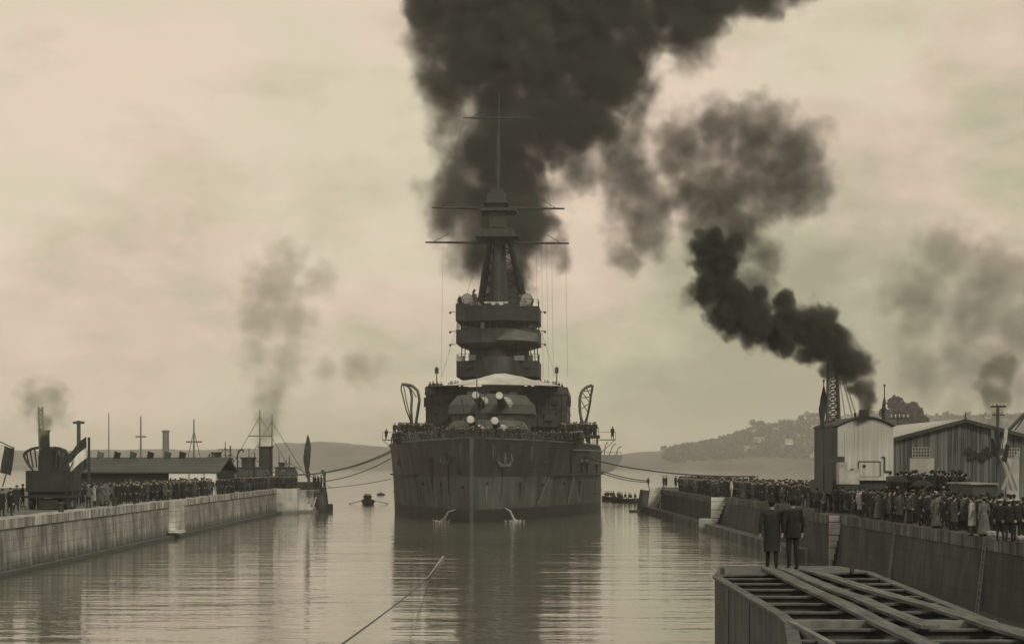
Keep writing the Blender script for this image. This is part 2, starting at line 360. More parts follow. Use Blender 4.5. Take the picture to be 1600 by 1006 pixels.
MB().bar((sx + 1.0, 257.6, 0), (sx + 1.6, 257.2, 2.0), .10, .10, 6).build('ladder_rail', white_m, t)
# right quay
q = MB(); q.bx(RX + 1.6, 420, 55, 262, -4, QZ - .02); tag(q.build('quay_ground', dirt), 'packed earth of the right quay', kind='structure')
t = thing('dock_wall', (RX, 100, 0), 'dark masonry dock wall with pale grooves along the right quay', 'wall')
for (y0, y1, xt, xb) in [(45, 120, RX + .65, RX), (120, 128, RX, RX), (128, 186, RX + 1.35, RX), (186, 244, RX + .1, RX), (244, 262, RX + 1.5, RX + .3)]:
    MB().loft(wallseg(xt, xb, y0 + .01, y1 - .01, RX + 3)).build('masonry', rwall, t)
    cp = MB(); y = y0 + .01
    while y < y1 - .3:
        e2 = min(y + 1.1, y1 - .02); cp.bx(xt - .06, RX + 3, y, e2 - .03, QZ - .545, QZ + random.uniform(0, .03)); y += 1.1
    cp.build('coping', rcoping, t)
def groove(y, xr, n=1):      # pale face turned to the camera, triangular: full width on top, nothing at the water
    mb = MB(); w = .5
    for k in range(8):
        z1 = QZ - .4 * k; z0 = z1 - .38; a = RX + (xr - RX) * (1 - k / 8.5); mb.bx(RX - .04, a, y - .45, y - .22, z0, z1 - .03 * (k % 2))
    return mb
groove(186.2, RX + 1.5).build('groove_stone', stone, t); groove(120.2, RX + .8).build('groove_stone', stone, t)
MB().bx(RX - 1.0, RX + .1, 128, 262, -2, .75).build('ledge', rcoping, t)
MB().bx(RX - 1.35, RX - .2, 182.2, 184.6, -1, 1.2).build('ledge_block', stone, t)
t = thing('pier_head', (22.5, 262, 0), 'pale stone pier head at the end of the right quay', 'pier')
for (yy, xa, xb_, sl) in [(246, 21.3, 23.0, .9), (258.0, 20.6, 22.6, .8)]:
    mb = MB()
    for k in range(8):
        z1 = QZ - .42 * k; mb.bx(xa - .06 * k, xb_ - (xb_ - xa) * k / 8.5 * sl, yy, yy + 1.5, z1 - .4, z1)
    mb.build('buttress', stone, t)
MB().loft(wallseg(22.6, 20.2, 259.5, 268, 40, z1=QZ - .02)).build('masonry', rwall, t)
MB().bar((19.6, 259, -1.5), (20.2, 259, 2.9), 1.0, .85, 14).build('fender', iron, t, smooth=True)
MB().bar((17.8, 258, .12), (19.3, 258, .12), .16, .16, 8).build('floating_boom', iron, t)
# ---------------------------------------------------------------- battleship
YAW = math.atan(.052); SX, SY = -2.69, 207.0
def S2W(x, s, z=0): c, n = math.cos(YAW), math.sin(YAW); return Vector((SX + x * c + s * n, SY - x * n + s * c, z))
def sp(px, py, s):
    D = SY + s; X = (px - HX) * D / F; c, n = math.cos(YAW), math.sin(YAW)
    x = (X - SX - s * n / c) * c; return Vector((x, s, CZ + (HY - py) * D / F))
hull_m = mat('hull_grey', .078, .028, scale=(.6, .6, .14), ns=.9, rough=.6, bump=.3, det=11, lo=.36, hi=.66, low=(1.5, .02, .12, .05), blot=(.55, 1.35))
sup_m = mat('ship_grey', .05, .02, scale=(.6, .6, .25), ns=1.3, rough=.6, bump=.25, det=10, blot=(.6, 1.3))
supd_m = mat('ship_dark_grey', .03, .014, ns=1.3, rough=.65, bump=.15)  # darker grey for fittings, guns, funnels and some shed walls
tur_m = mat('turret_grey', .085, .045, ns=.7, rough=.5, bump=.2, det=10, blot=(.7, 1.2))
deck_m = mat('ship_deck', .16, .10, scale=(4, .3, 1), ns=2)
lamp_m = mat('searchlight_glass', .32, .22, rough=.3, ns=2, spec=.6)
ship = thing('battleship', (SX, SY, 0), 'huge dark grey battleship entering the dock bow first under black smoke', 'battleship', rz=-YAW)
def sb(mb, name, m, par=None, smooth=False): return mb.build(name, m, par or ship, local=True, smooth=smooth)
def zdeck(s): return 9.15 - .5 * min(s / 50, 1) - .2 * min(max(s - 50, 0) / 60, 1)
def hb(s, z):
    if s > 150: return hb(150, z) * math.sqrt(max(0, 1 - ((s - 150) / 52) ** 2)) + .1
    w = 13.9 * (1 - max(0, 1 - s / 60) ** 1.9) + .16; d = 13.85 * (1 - max(0, 1 - s / 60) ** 2.5) + .22
    t = max(0, min(z / 9, 1)) ** 1.5; return w + (d - w) * t
SS = [0, .6, 1.5, 3, 5, 8, 11, 15, 20, 25, 30, 36, 42, 48, 54, 60, 70, 90, 110, 130, 150, 165, 180, 192, 200, 201.5]
rings = []
for s in SS:
    zs = [zdeck(s), 7.4, 6, 5, 4, 3, 1.6, 1.4, 0, -2, -5]
    k = lambda z: 1.0 if z >= -2 else .6
    rings.append([(-hb(s, z) * k(z), s, z) for z in zs] + [(hb(s, z) * k(z), s, z) for z in reversed(zs)])
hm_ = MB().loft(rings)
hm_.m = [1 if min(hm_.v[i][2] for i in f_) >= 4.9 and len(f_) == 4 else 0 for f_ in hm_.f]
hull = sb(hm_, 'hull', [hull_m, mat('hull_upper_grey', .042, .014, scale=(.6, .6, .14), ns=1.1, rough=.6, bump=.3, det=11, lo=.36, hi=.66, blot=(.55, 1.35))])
dk = MB(); P = [(-hb(s, 9) + .1, s, zdeck(s) + .03) for s in SS[1:]]; 
for i in range(len(P) - 1):
    a, b = P[i], P[i + 1]; dk.add([a, b, (-b[0], b[1], b[2]), (-a[0], a[1], a[2])], [(0, 1, 2, 3)])
sb(dk, 'deck', deck_m)
sb(MB().bx(-.2, .2, -.16, .3, -1, 9.3), 'stem_bar', mat('stem_paint', .085, .05, ns=1), hull)
for sd_ in (-1, 1):
    mb = MB(); ss = [18 + 3 * i for i in range(30)]
    mb.loft([[(sd_ * (hb(s, 5) - .1), s, 5.0), (sd_ * (hb(s, 5) + .38), s, 5.02), (sd_ * (hb(s, 5) + .38), s, 5.16), (sd_ * (hb(s, 5) - .1), s, 5.2)] for s in ss]); sb(mb, 'net_shelf', supd_m, hull)
    mb = MB(); mb.loft([[(sd_ * (hb(s, 2.9) - .1), s, 2.72), (sd_ * (hb(s, 2.9) + .1), s, 2.74), (sd_ * (hb(s, 2.9) + .1), s, 2.83), (sd_ * (hb(s, 2.9) - .1), s, 2.85)] for s in range(40, 100, 4)]); sb(mb, 'side_rail', tur_m, hull)
    mb = MB(); mb.loft([[(sd_ * (hb(s, 9) - .1), s, zdeck(s)), (sd_ * (hb(s, 9) + .12), s, zdeck(s)), (sd_ * (hb(s, 9) + .12), s, zdeck(s) + .2), (sd_ * (hb(s, 9) - .1), s, zdeck(s) + .2)] for s in SS[:14]]); sb(mb, 'gunwale', tur_m, hull)
    mb = MB(); ss = [1 + 2.4 * i for i in range(20)]
    for s in ss: mb.bar((sd_ * (hb(s, 9) - .15), s, zdeck(s)), (sd_ * (hb(s, 9) - .15), s, zdeck(s) + 1.1), .035, n=5)
    for h in (.45, .8, 1.1): mb.path([(sd_ * (hb(s, 9) - .15), s, zdeck(s) + h) for s in ss], .02, 4)
    sb(mb, 'guard_rail', iron)
def hpt(px, z):         # point on the hull side that shows at photo column px
    sd_ = -1 if px < 737 else 1; lo, hi = .5, 60
    for _ in range(30):
        s = (lo + hi) / 2; p = S2W(sd_ * hb(s, z), s); q = HX + p.x * F / p.y
        if (q - px) * sd_ < 0: lo = s
        else: hi = s
    return Vector((sd_ * (hb(s, z)), s, z))
def out(p, d=.2): return p + Vector((math.copysign(d * .7, p.x), -d, 0))
# seams of the plating
for sd_ in (-1, 1):
    for s in (6, 12, 19, 27, 36, 46, 56): mb = MB(); mb.path([(sd_ * (hb(s, z) + .015), s, z) for z in (1.7, 3, 4, 4.9, 5.3, 6.2, 7.2, 8.4)], .015, 4); sb(mb, 'plate_seam', supd_m, hull)
for (a, za, b_, zb) in [(855, 4.9, 838, 1.8), (893, 4.9, 885, 1.6), (655, 4.9, 662, 1.8), (668, 4.9, 676, 2.2)]:
    sb(MB().bar(out(hpt(a, za), .35), out(hpt(b_, zb), .25), .13, .10, 6), 'net_boom', tur_m)
for px, z, r in [(700, 7.0, .55), (676, 7.0, .3)] + [(808 + 22 * i, 6.6, .16) for i in range(3)] + [(625, 6.6, .3)] + [(718, 5.6, .25), (833, 5.7, .2)]:
    p = hpt(px, z); n = Vector((math.copysign(.5, p.x), -.86, 0)).normalized()
    h = sb(MB().bar(p - n * .2, p + n * .12, r * 1.35, r * 1.2, 14), 'hawse_pipe', supd_m, hull); 
    if r > .4: sb(MB().bar(p + n * .1, p + n * .2, r * .8, r * .75, 12), 'hawse_mouth', dark_cloth, hull)
def anchor(px, z, sc_, mm):
    p = hpt(px, z); p = out(p, .55); u = Vector((math.copysign(.86, p.x), .5, 0)).normalized(); a = MB()
    a.bar(p + Vector((0, 0, .9 * sc_)), p - Vector((0, 0, .7 * sc_)), .16 * sc_, .2 * sc_, 8)
    a.beam(p - u * .8 * sc_ - Vector((0, 0, .7 * sc_)), p + u * .8 * sc_ - Vector((0, 0, .7 * sc_)), .4 * sc_, .35 * sc_)
    for k in (-1, 1):
        q = p + u * .75 * sc_ * k - Vector((0, 0, .65 * sc_)); a.path([q, q + u * .35 * k * sc_ + Vector((0, 0, .6 * sc_)), q + u * .12 * k * sc_ + Vector((0, 0, 1.4 * sc_))], .2 * sc_, 7, r2=.05 * sc_)
    sb(a, 'anchor', mm)
anchor(784, 6.9, .85, mat('worn_anchor', .12, .05, ns=2)); anchor(701, 6.9, .55, mat('worn_anchor', .16))
rs_ = random.Random(31); rust_a = mat('rust_stain', .03, .018, scale=(2, 2, .3), ns=2); rust_b = mat('salt_stain', .13, .08, scale=(2, 2, .3), ns=2)
for px, z1, z0 in [(784, 6.0, 2.6), (701, 6.2, 3.0), (676, 6.4, 3.4), (760, 4.1, 2.0), (812, 4.0, 2.2), (846, 3.8, 1.8), (880, 3.9, 1.9), (662, 3.9, 1.8), (690, 4.0, 2.2), (724, 3.7, 1.9), (770, 8.6, 6.8), (830, 8.5, 6.2), (650, 8.4, 6.6), (905, 4.0, 2.4), (860, 8.3, 5.4), (720, 8.6, 7.2)]:
    w_ = rs_.uniform(.06, .2); L1 = []
    for k in range(7):
        t_ = k / 6; z_ = z1 + (z0 - z1) * t_; p = out(hpt(px, z_), .035); ww = w_ * (1 - t_ * .75) * rs_.uniform(.7, 1.2); u_ = Vector((.9, math.copysign(.45, p.x), 0)) * ww; L1.append([p - u_, p + u_, p + u_ + Vector((0, .03, 0)), p - u_ + Vector((0, .03, 0))])
    sb(MB().loft(L1), 'rust_streak', rust_a if rs_.random() < .6 else rust_b, hull)
for x0 in (-1, 1): sb(MB().bar((x0 * 1.6, 7, 8.9), (x0 * 1.6, 7, 10.0), .5, .35, 12).bar((x0 * 1.6, 7, 10.0), (x0 * 1.6, 7, 10.25), .6, .6, 12), 'capstan', supd_m)
sb(MB().box((-.9, 10, 9.4), (1, 1.6, .9)).bar((-1.6, 10, 9.7), (-.2, 10, 9.7), .35, n=10), 'windlass', supd_m)
for x, s in ((1.2, 12), (-2.8, 14), (3.0, 13)): sb(MB().bar((x, s, 8.9), (x, s, 10.2), .26, .2, 8), 'bollard', supd_m)
for x0, s0 in ((-3.2, 16), (3.4, 17), (-5, 24), (5.2, 25)): sb(MB().bar((x0, s0, 8.8), (x0, s0, 10.1), .22, .22, 9).path([(x0, s0, 10.0), (x0, s0 - .15, 10.45), (x0, s0 - .55, 10.5)], .3, 9), 'ventilator', sup_m)
p = sp(745, 690, 1.2); sb(MB().bar((p.x, p.y, 8.8), (p.x, p.y, 15.8), .085, .05, 6).bar((p.x, p.y, 15.8), (p.x, p.y, 15.95), .12, .12, 8), 'jackstaff', iron)
sb(MB().bar((-.5, 3.0, 9), (-1.2, 1.6, 13.5), .05, .05, 5), 'jackstaff_stay', rig_m)
# ---- turrets
def turret(s0, x0, z0, barb_z, gz, tz_, mdx, hw, ht, mlen):
    t = MB(); a = hw
    pl = [(-a * .42, -5.2), (a * .42, -5.2), (a * .95, -2.2), (a, 2.5), (a * .6, 5.5), (-a * .6, 5.5), (-a, 2.5), (-a * .95, -2.2)]
    lower = [(x0 + x, s0 + y, z0) for x, y in pl]; mid = [(x0 + x * .97, s0 + y * .98, z0 + ht * .45) for x, y in pl]
    up = [(x0 + x * .78, s0 + y * .85, z0 + ht * .93) for x, y in pl]; tp = [(x0 + x * .5, s0 + y * .5, z0 + ht) for x, y in pl]
    t.loft([lower, mid, up, tp]); tu = sb(t, 'turret', tur_m)
    sb(MB().bar((x0, s0, barb_z), (x0, s0, z0 + .02), hw * .88, hw * .88, 28), 'barbette', sup_m, tu)
    sb(MB().box((x0 - a * .45, s0 - 1.8, z0 + ht), (.9, 1.2, .5)).box((x0 + a * .5, s0 - 1.5, z0 + ht), (.8, 1.1, .45)), 'sighting_hood', tur_m, tu)
    for mxp, mpy in mdx:
        q = sp(mxp, mpy, s0 - mlen); q0 = Vector((x0 + (q.x - x0) * .95, s0 - 4.2, z0 + ht * .42))
        g = sb(MB().path([q0, q0.lerp(q, .45), q], .62, 16, r2=.40), 'gun_barrel', supd_m, tu, smooth=False)
        d = (q - q0).normalized(); sb(MB().bar(q + d * .0, q + d * .06, .40, .40, 18).bar(q - d * .3, q - d * .02, .45, .45, 18), 'muzzle_cap', white_m, g)
        sb(MB().ell(q0 + Vector((.35, -.25, .1)), (.95, .7, .95), 12, 8), 'blast_bag', mat('blast_bag_canvas', .42, .2, ns=2), g)
turret(31, sp(762, 690, 31).x, 9.0, 8.6, 10.3, 0, [(735, 655), (773, 657)], 5.7, 2.85, 15)
turret(44, sp(768, 645, 44).x, 12.9, 8.6, 13.9, 0, [(743, 617), (780, 618)], 5.8, 2.6, 15)
# ---- shelter deck, citadel
def oct_(hw, s0, s1, ch, fw): return [(-fw, s0), (fw, s0), (hw, s0 + ch), (hw, s1), (-hw, s1), (-hw, s0 + ch)]
cx0 = sp(776, 600, 58).x
def shp(poly): return [(cx0 + x, y) for x, y in poly]
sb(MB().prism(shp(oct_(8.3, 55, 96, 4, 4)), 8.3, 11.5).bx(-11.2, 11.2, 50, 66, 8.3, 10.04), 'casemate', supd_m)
cit = sb(MB().prism(shp(oct_(9.7, 53.5, 92, 3.2, 3.6)), 11.5, 15.95).prism(shp(oct_(9.85, 53.3, 92.2, 3.2, 3.7)), 15.95, 16.15).prism(shp(oct_(9.8, 53.4, 92.1, 3.2, 3.65)), 13.9, 14.02), 'citadel', sup_m)
bw_ = MB(); pp = shp(oct_(9.8, 53.4, 92, 3.2, 3.6))
for i in (1, 2, 4, 5): bw_.loft([[(*pp[i], 16.15), (*pp[(i + 1) % 6], 16.15)], [(*pp[i], 16.95), (*pp[(i + 1) % 6], 16.95)]], closed=False, cap=False)
sb(bw_, 'bulwark', sup_m, cit)
for x in (-8.2, -6.3, 6.4, 8.1): sb(MB().box((cx0 + x, 54.9 + (abs(x) - 3.6) / 6 * 3.2 - 1.7 + .0, 14.9), (1.0, .5, .7)), 'gun_port', supd_m, cit)
for x in (-9.9, 9.9): sb(MB().box((cx0 + x, 60, 15), (.6, 1.2, 1.3)), 'side_locker', supd_m, cit)
ct = sb(MB().prism([(cx0 + x, y) for x, y in [(-3.6, 50.5), (-1.5, 49), (1.5, 49), (3.6, 50.5), (3.6, 56), (-3.6, 56)]], 12, 16.75), 'conning_tower', tur_m)
for x in (-2.4, 0, 2.4): sb(MB().box((cx0 + x, 50.0 - (0 if x else .95), 16.0), (.9, .5, .35)), 'viewing_slit', dark_cloth, ct)
# upper promenade decks each side with posts
for sd_ in (-1, 1):
    u = sb(MB().bx(min(sd_ * 8.4, sd_ * 13.9), max(sd_ * 8.4, sd_ * 13.9), 49, 67, 10.05, 10.25), 'promenade_deck', supd_m)
    for s in (49.3, 52, 55, 58, 61, 65): sb(MB().bar((sd_ * 13.5, s, 8.5), (sd_ * 13.6, s, 10.1), .14, n=6), 'deck_post', supd_m, u)
    for x in (10.2, 11.3, 12.5): sb(MB().bar((sd_ * x, 49.2, 8.5), (sd_ * x, 49.2, 10.1), .13, n=6), 'deck_post', supd_m, u)
    mb = MB()
    for i in range(7): mb.bar((sd_ * 13.7, 49 + 3 * i, 10.2), (sd_ * 13.7, 49 + 3 * i, 11.3), .04, n=5)
    for i in range(4): mb.bar((sd_ * (9.5 + 1.4 * i), 49.1, 10.2), (sd_ * (9.5 + 1.4 * i), 49.1, 11.3), .04, n=5)
    for h in (10.75, 11.3): mb.path([(sd_ * 8.5, 49.1, h), (sd_ * 13.7, 49.1, h), (sd_ * 13.7, 67, h)], .025, 4)
    sb(mb, 'guard_rail', iron, u)
    z = 9.75; xo = 13.8; wdt = 1.9 if sd_ < 0 else 2.2
    lp = sb(MB().bx(min(sd_ * xo, sd_ * (xo + wdt)), max(sd_ * xo, sd_ * (xo + wdt)), 54, 55.2, z - .1, z), 'leadsman_platform', iron)
    sb(MB().path([(sd_ * xo, 54, z + 1), (sd_ * (xo + wdt), 54, z + 1), (sd_ * (xo + wdt), 54, z)], .025, 4).bar((sd_ * (xo + wdt), 54.5, z), (sd_ * 14, 54.5, z - 1.8), .04, n=4), 'platform_rail', iron, lp)
# casemate recess with sailors, right side
rc = MB()
pts = [(hpt(px, z), px) for px, z in [(892, 8.0), (938, 8.0), (938, 5.3), (892, 5.3)]]
q = [out(p, .1) for p, _ in pts]; rc.add(q + [v + Vector((-.3, .8, 0)) for v in q], [(0, 1, 2, 3), (7, 6, 5, 4), (0, 3, 7, 4), (0, 4, 5, 1), (1, 5, 6, 2), (2, 6, 7, 3)]); sb(rc, 'gun_embrasure', supd_m)
sb(MB().path([out(hpt(892, 8.1), .3), out(hpt(915, 8.1), .3), out(hpt(938, 8.1), .3)], .12, 6), 'embrasure_hood', tur_m)
# round boat fender-like ring on rail
p = sp(862, 690, 40)
ring = MB(); c = p; n_ = 16
for i in range(n_):
    a, b2 = 2 * math.pi * i / n_, 2 * math.pi * (i + 1) / n_; ring.bar((c.x + 1.1 * math.cos(a), c.y, c.z + 1.1 * math.sin(a)), (c.x + 1.1 * math.cos(b2), c.y, c.z + 1.1 * math.sin(b2)), .12, n=6)
sb(ring, 'cable_reel', iron)
for i in range(7):
    for sg_ in (-1, 1):
        x_ = sg_ * (4.3 + .8 * i); y_ = 53.3 + (abs(x_) - 3.6) / 6.1 * 3.2
        if i % 2: sb(MB().bar((cx0 + x_, y_ - .1, 12.7 + .3 * (i % 3)), (cx0 + x_, y_ + .2, 12.7 + .3 * (i % 3)), .2, n=10), 'porthole', dark_cloth, cit)
        else: sb(MB().bar((cx0 + x_, y_ - .08, 11.6), (cx0 + x_, y_ - .08, 16.1), .06, n=5), 'pipe', tur_m, cit)
for x_, z_ in ((-7.2, 12.6), (7.4, 12.8)): sb(MB().box((cx0 + x_, 54.9, z_), (1.4, .5, .9)).box((cx0 + x_, 54.7, z_ + .5), (1.5, .3, .1)), 'locker', tur_m, cit)
# chains on the forecastle running to the hawse pipes
for x_ in (-1.6, 1.6): sb(MB().path([(x_, 7, 9.3), (x_ * 1.2, 4.5, 9.25), (x_ * 1.3, 3.1, 9.3)], .12, 6), 'anchor_chain', iron)
p = hpt(784, 8.6); sb(MB().path([out(p, .3), out(hpt(784, 7.6), .3)], .1, 6), 'anchor_chain', iron)
for px in (650, 668, 690, 712, 760, 800, 822, 846, 868): p = hpt(px, 8.7); sb(MB().box((p.x * .97, p.y + .3, 9.15), (.5, .4, .45)).bar((p.x * .97, p.y + .3, 9.0), (p.x * .97, p.y + .3, 9.8), .12, n=8), 'fairlead', tur_m if px % 4 else supd_m)
for px, y0_, y1_, s_ in [(690, 690, 640, 38), (702, 690, 662, 30), (728, 690, 655, 22), (752, 690, 630, 20), (757, 690, 615, 24), (815, 690, 662, 28), (836, 690, 648, 38), (850, 692, 655, 42), (800, 690, 668, 20), (672, 690, 650, 44)]:
    a_ = sp(px, y0_, s_); b__ = sp(px, y1_, s_); sb(MB().bar((a_.x, a_.y, 8.9), b__, .05, .035, 5).box(b__, (.25, .2, .2)), 'stanchion', iron)
for a_, b__ in [((690, 640, 38), (752, 630, 20)), ((757, 615, 24), (836, 648, 38)), ((745, 600, 1.2), (757, 615, 24)), ((672, 650, 44), (690, 640, 38)), ((836, 648, 38), (850, 655, 42))]:
    sb(MB().bar(sp(*a_), sp(*b__), .02, n=4), 'wire_stay', rig_m)
for px, z_ in [(760, 4.3), (812, 4.2), (846, 4.0), (880, 4.1), (690, 4.2), (662, 4.1), (724, 3.9), (905, 4.2)]: p = hpt(px, z_); sb(MB().bar(out(p, -.15), out(p, .06), .17, n=10), 'scuttle', dark_cloth, hull)
# ---- awning
av = MB(); nx, ny = 14, 4
def awn(i, j):
    u = i / nx * 2 - 1; v = j / ny; x = cx0 + 9.3 * u * (1 - .12 * v); s = 47.0 + 9.5 * v + 3.5 * abs(u) ** 2
    z = 16.95 - .1 * abs(u) + 1.95 * (1 - abs(u - .12) ** 1.1 * .95) * math.sin(v * math.pi * .5) ** .8 + .10 * math.sin(i * 2.1) * math.sin(v * 3.1)
    return (x, s, z)
av.add([awn(i, j) for i in range(nx + 1) for j in range(ny + 1)] + [(*awn(i, j)[:2], awn(i, j)[2] - .05) for i in range(nx + 1) for j in range(ny + 1)], [])
K = (nx + 1) * (ny + 1)
for i in range(nx):
    for j in range(ny):
        a = i * (ny + 1) + j; av.add([], []); av.f += [(a, a + ny + 1, a + ny + 2, a + 1), (K + a, K + a + 1, K + a + ny + 2, K + a + ny + 1)]; av.m += [0, 0]
sb(av, 'awning', canvas)
for px in (682, 870):
    p = sp(px, 605, 55); h = (sp(px, 572, 55)).z; sb(MB().bar((p.x, p.y, 16), (p.x, p.y, h), .09, .06, 6).box((p.x, p.y, h - .6), (.5, .4, .8)), 'signal_post', iron)
for a, b2 in ((668, 690), (887, 862)):
    pa, pb = sp(a, 606, 55), sp(b2, 603, 52); sb(MB().bar(pa, pb, .03, n=4).bar((pa.x, pa.y, 16), pa, .05, n=5), 'awning_stay', iron)
# ---- bridge tower
def bridge(name, z0, z1, hw, s0, s1, ap, m, flare=None):
    pl = [(-hw, s0 + ap), (-hw * .35, s0 + ap * .1), (0, s0), (hw * .35, s0 + ap * .1), (hw, s0 + ap), (hw, s1), (-hw, s1)]
    mb = MB()
    if flare: mb.loft([[(cx0 + x * flare[1], s0 + ap + (y - s0 - ap) * .6, flare[0]) for x, y in pl], [(cx0 + x, y, z0) for x, y in pl], [(cx0 + x, y, z1) for x, y in pl]])
    else: mb.prism(shp(pl), z0, z1)
    o = sb(mb, name, m)
    rim = MB()
    for i in range(7):
        a, b2 = pl[i], pl[(i + 1) % 7]; rim.bar((cx0 + a[0], a[1], z1 + .02), (cx0 + b2[0], b2[1], z1 + .02), .06, n=5); rim.bar((cx0 + a[0], a[1], z0 + .02), (cx0 + b2[0], b2[1], z0 + .02), .05, n=5)
    sb(rim, 'rim', iron, o); return o
b1 = bridge('bridge_deck', 18.6, 20.7, 5.75, 58, 72, 2.5, supd_m)
sb(MB().bar((cx0 + .2, 59.2, 18.2), (cx0 + .2, 59.2, 21.2), 2.3, 2.3, 24), 'chart_house', sup_m, b1, smooth=False)
for x in (-4, -2.9, 2.9, 4.1): sb(MB().box((cx0 + x, 59.3, 19.9), (.8, .8, .35)), 'window', dark_cloth, b1)
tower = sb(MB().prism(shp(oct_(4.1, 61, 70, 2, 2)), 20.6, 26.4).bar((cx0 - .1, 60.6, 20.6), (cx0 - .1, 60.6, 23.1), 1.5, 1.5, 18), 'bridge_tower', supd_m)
for x, s in ((-5.2, 62), (5.2, 62), (-4.6, 60.5), (4.7, 60.5), (5.5, 66), (-5.5, 66)): sb(MB().bar((cx0 + x, s, 20.7), (cx0 + x * .97, s, 23.2), .08, n=6), 'strut', iron, tower)
for z0_, hw_ in ((20.78, 5.7), (28.38, 5.65), (25.15, 5.7)):
    mb = MB(); q_ = [(-hw_, 66), (-hw_, 60.6), (-hw_ * .35, 58.4), (hw_ * .35, 58.4), (hw_, 60.6), (hw_, 66)]
    for a_, b__ in zip(q_, q_[1:]):
        mb.bar((cx0 + a_[0], a_[1], z0_ + .95), (cx0 + b__[0], b__[1], z0_ + .95), .03, n=4).bar((cx0 + a_[0], a_[1], z0_ + .5), (cx0 + b__[0], b__[1], z0_ + .5), .02, n=4)
        for k in range(4): t_ = k / 4; x_, y_ = a_[0] + (b__[0] - a_[0]) * t_, a_[1] + (b__[1] - a_[1]) * t_; mb.bar((cx0 + x_, y_, z0_ - .1), (cx0 + x_, y_, z0_ + .95), .03, n=4)
    sb(mb, 'guard_rail', iron)
for i in range(9): x_ = -4.6 + 1.15 * i; sb(MB().box((cx0 + x_, 60.95, 25.6), (.7, .16, .42)), 'window', glass)
for i, (x_, s_, z_, w_, h_) in enumerate([(-3.4, 58.6, 21.1, 1.0, .7), (3.1, 58.8, 21.0, 1.4, .6), (4.6, 60.2, 21.05, .7, .8), (-4.9, 60.4, 21.0, .6, .7), (-1.9, 57.4, 25.4, .5, .8), (3.6, 59.2, 28.6, .9, .7), (-3.0, 59.0, 28.6, .7, .5)]):
    sb(MB().box((cx0 + x_, s_, z_), (w_, .6, h_)).box((cx0 + x_, s_, z_ + h_ / 2 + .05), (w_ * 1.1, .66, .08)), 'flag_locker', mat('pale_grey_paint', .2, .12, ns=2) if i % 2 else tur_m)
for x_ in (-2.6, 2.7): mb = MB(); mb.bar((cx0 + x_ - .2, 60.4, 20.7), (cx0 + x_ - .2, 60.9, 23.2), .03, n=4).bar((cx0 + x_ + .2, 60.4, 20.7), (cx0 + x_ + .2, 60.9, 23.2), .03, n=4); [mb.bar((cx0 + x_ - .2, 60.4 + .05 * k, 20.9 + .25 * k), (cx0 + x_ + .2, 60.4 + .05 * k, 20.9 + .25 * k), .02, n=4) for k in range(9)]; sb(mb, 'ladder', tur_m)
b2_ = bridge('bridge_deck', 23.25, 25.05, 5.8, 57.5, 71, 3.0, sup_m, (22.5, .72))
pl = [(-.2, 57.2), (2.6, 58.0), (5.5, 60.2)]
sb(MB().loft([[(cx0 + .0, 57.05, 23.5), (cx0 + 2.3, 57.5, 23.5), (cx0 + 5.6, 60.1, 23.4)], [(cx0 + 1.6, 57.2, 24.9), (cx0 + 2.6, 57.6, 25.0), (cx0 + 5.6, 60.1, 24.5)]], closed=False, cap=False), 'canvas_dodger', mat('grey_canvas', .13, .09, ns=1.2), b2_)
sb(MB().bx(cx0 - 5.2, cx0 + 5.2, 61, 70, 25.1, 26.0), 'lookout_cabin', supd_m)
b3 = bridge('bridge_deck', 26.3, 28.3, 5.75, 58, 72, 2.6, supd_m, (25.6, .7))
sb(MB().box((cx0 - 4.9, 60.8, 27.5), (1.8, 2, 2.4)), 'bridge_wing', supd_m, b3)
for x in (-5.9, 5.9):
    for z in (24.9, 27.6, 23.1): sb(MB().bar((cx0 + x, 60.6, z), (cx0 + x * 1.14, 60.4, z), .05, n=5).ell((cx0 + x * 1.12, 60.4, z - .12), .18, 6, 4), 'signal_lamp', iron, b3)
sb(MB().box((cx0 - .1, 58.6, 28.75), (3.3, .12, .22)).box((cx0 - .5, 58.6, 28.55), (.5, .1, .35)).box((cx0 + .6, 58.6, 28.5), (.6, .1, .3)), 'white_dodger', white_m, b3)
for px in (730, 823):
    p = sp(px, 468, 61); g = sb(MB().bar((p.x, p.y - .1, p.z), (p.x, p.y + .95, p.z), .86, .8, 22), 'searchlight', supd_m)
    sb(MB().bar((p.x, p.y - .16, p.z), (p.x, p.y - .09, p.z), .80, .80, 22), 'lens', lamp_m, g)
    sb(MB().bar((p.x - .95, p.y + .4, p.z), (p.x - .5, p.y + .4, p.z - 1.6), .1, n=6).bar((p.x + .95, p.y + .4, p.z), (p.x + .5, p.y + .4, p.z - 1.6), .1, n=6).bar((p.x - .55, p.y + .4, p.z - 1.5), (p.x + .55, p.y + .4, p.z - 1.5), .1, n=6), 'yoke', iron, g)
sb(MB().path([sp(742, 452, 64), sp(739, 458, 64), sp(742, 466, 64), sp(742, 476, 64)], .18, 6).box(sp(741, 462, 64), (.6, .5, .5)), 'rangefinder', iron)
p = sp(741, 478, 61); sb(MB().ell(p, (1.0, .8, .7), 12, 8), 'covered_instrument', mat('grey_canvas', .13))
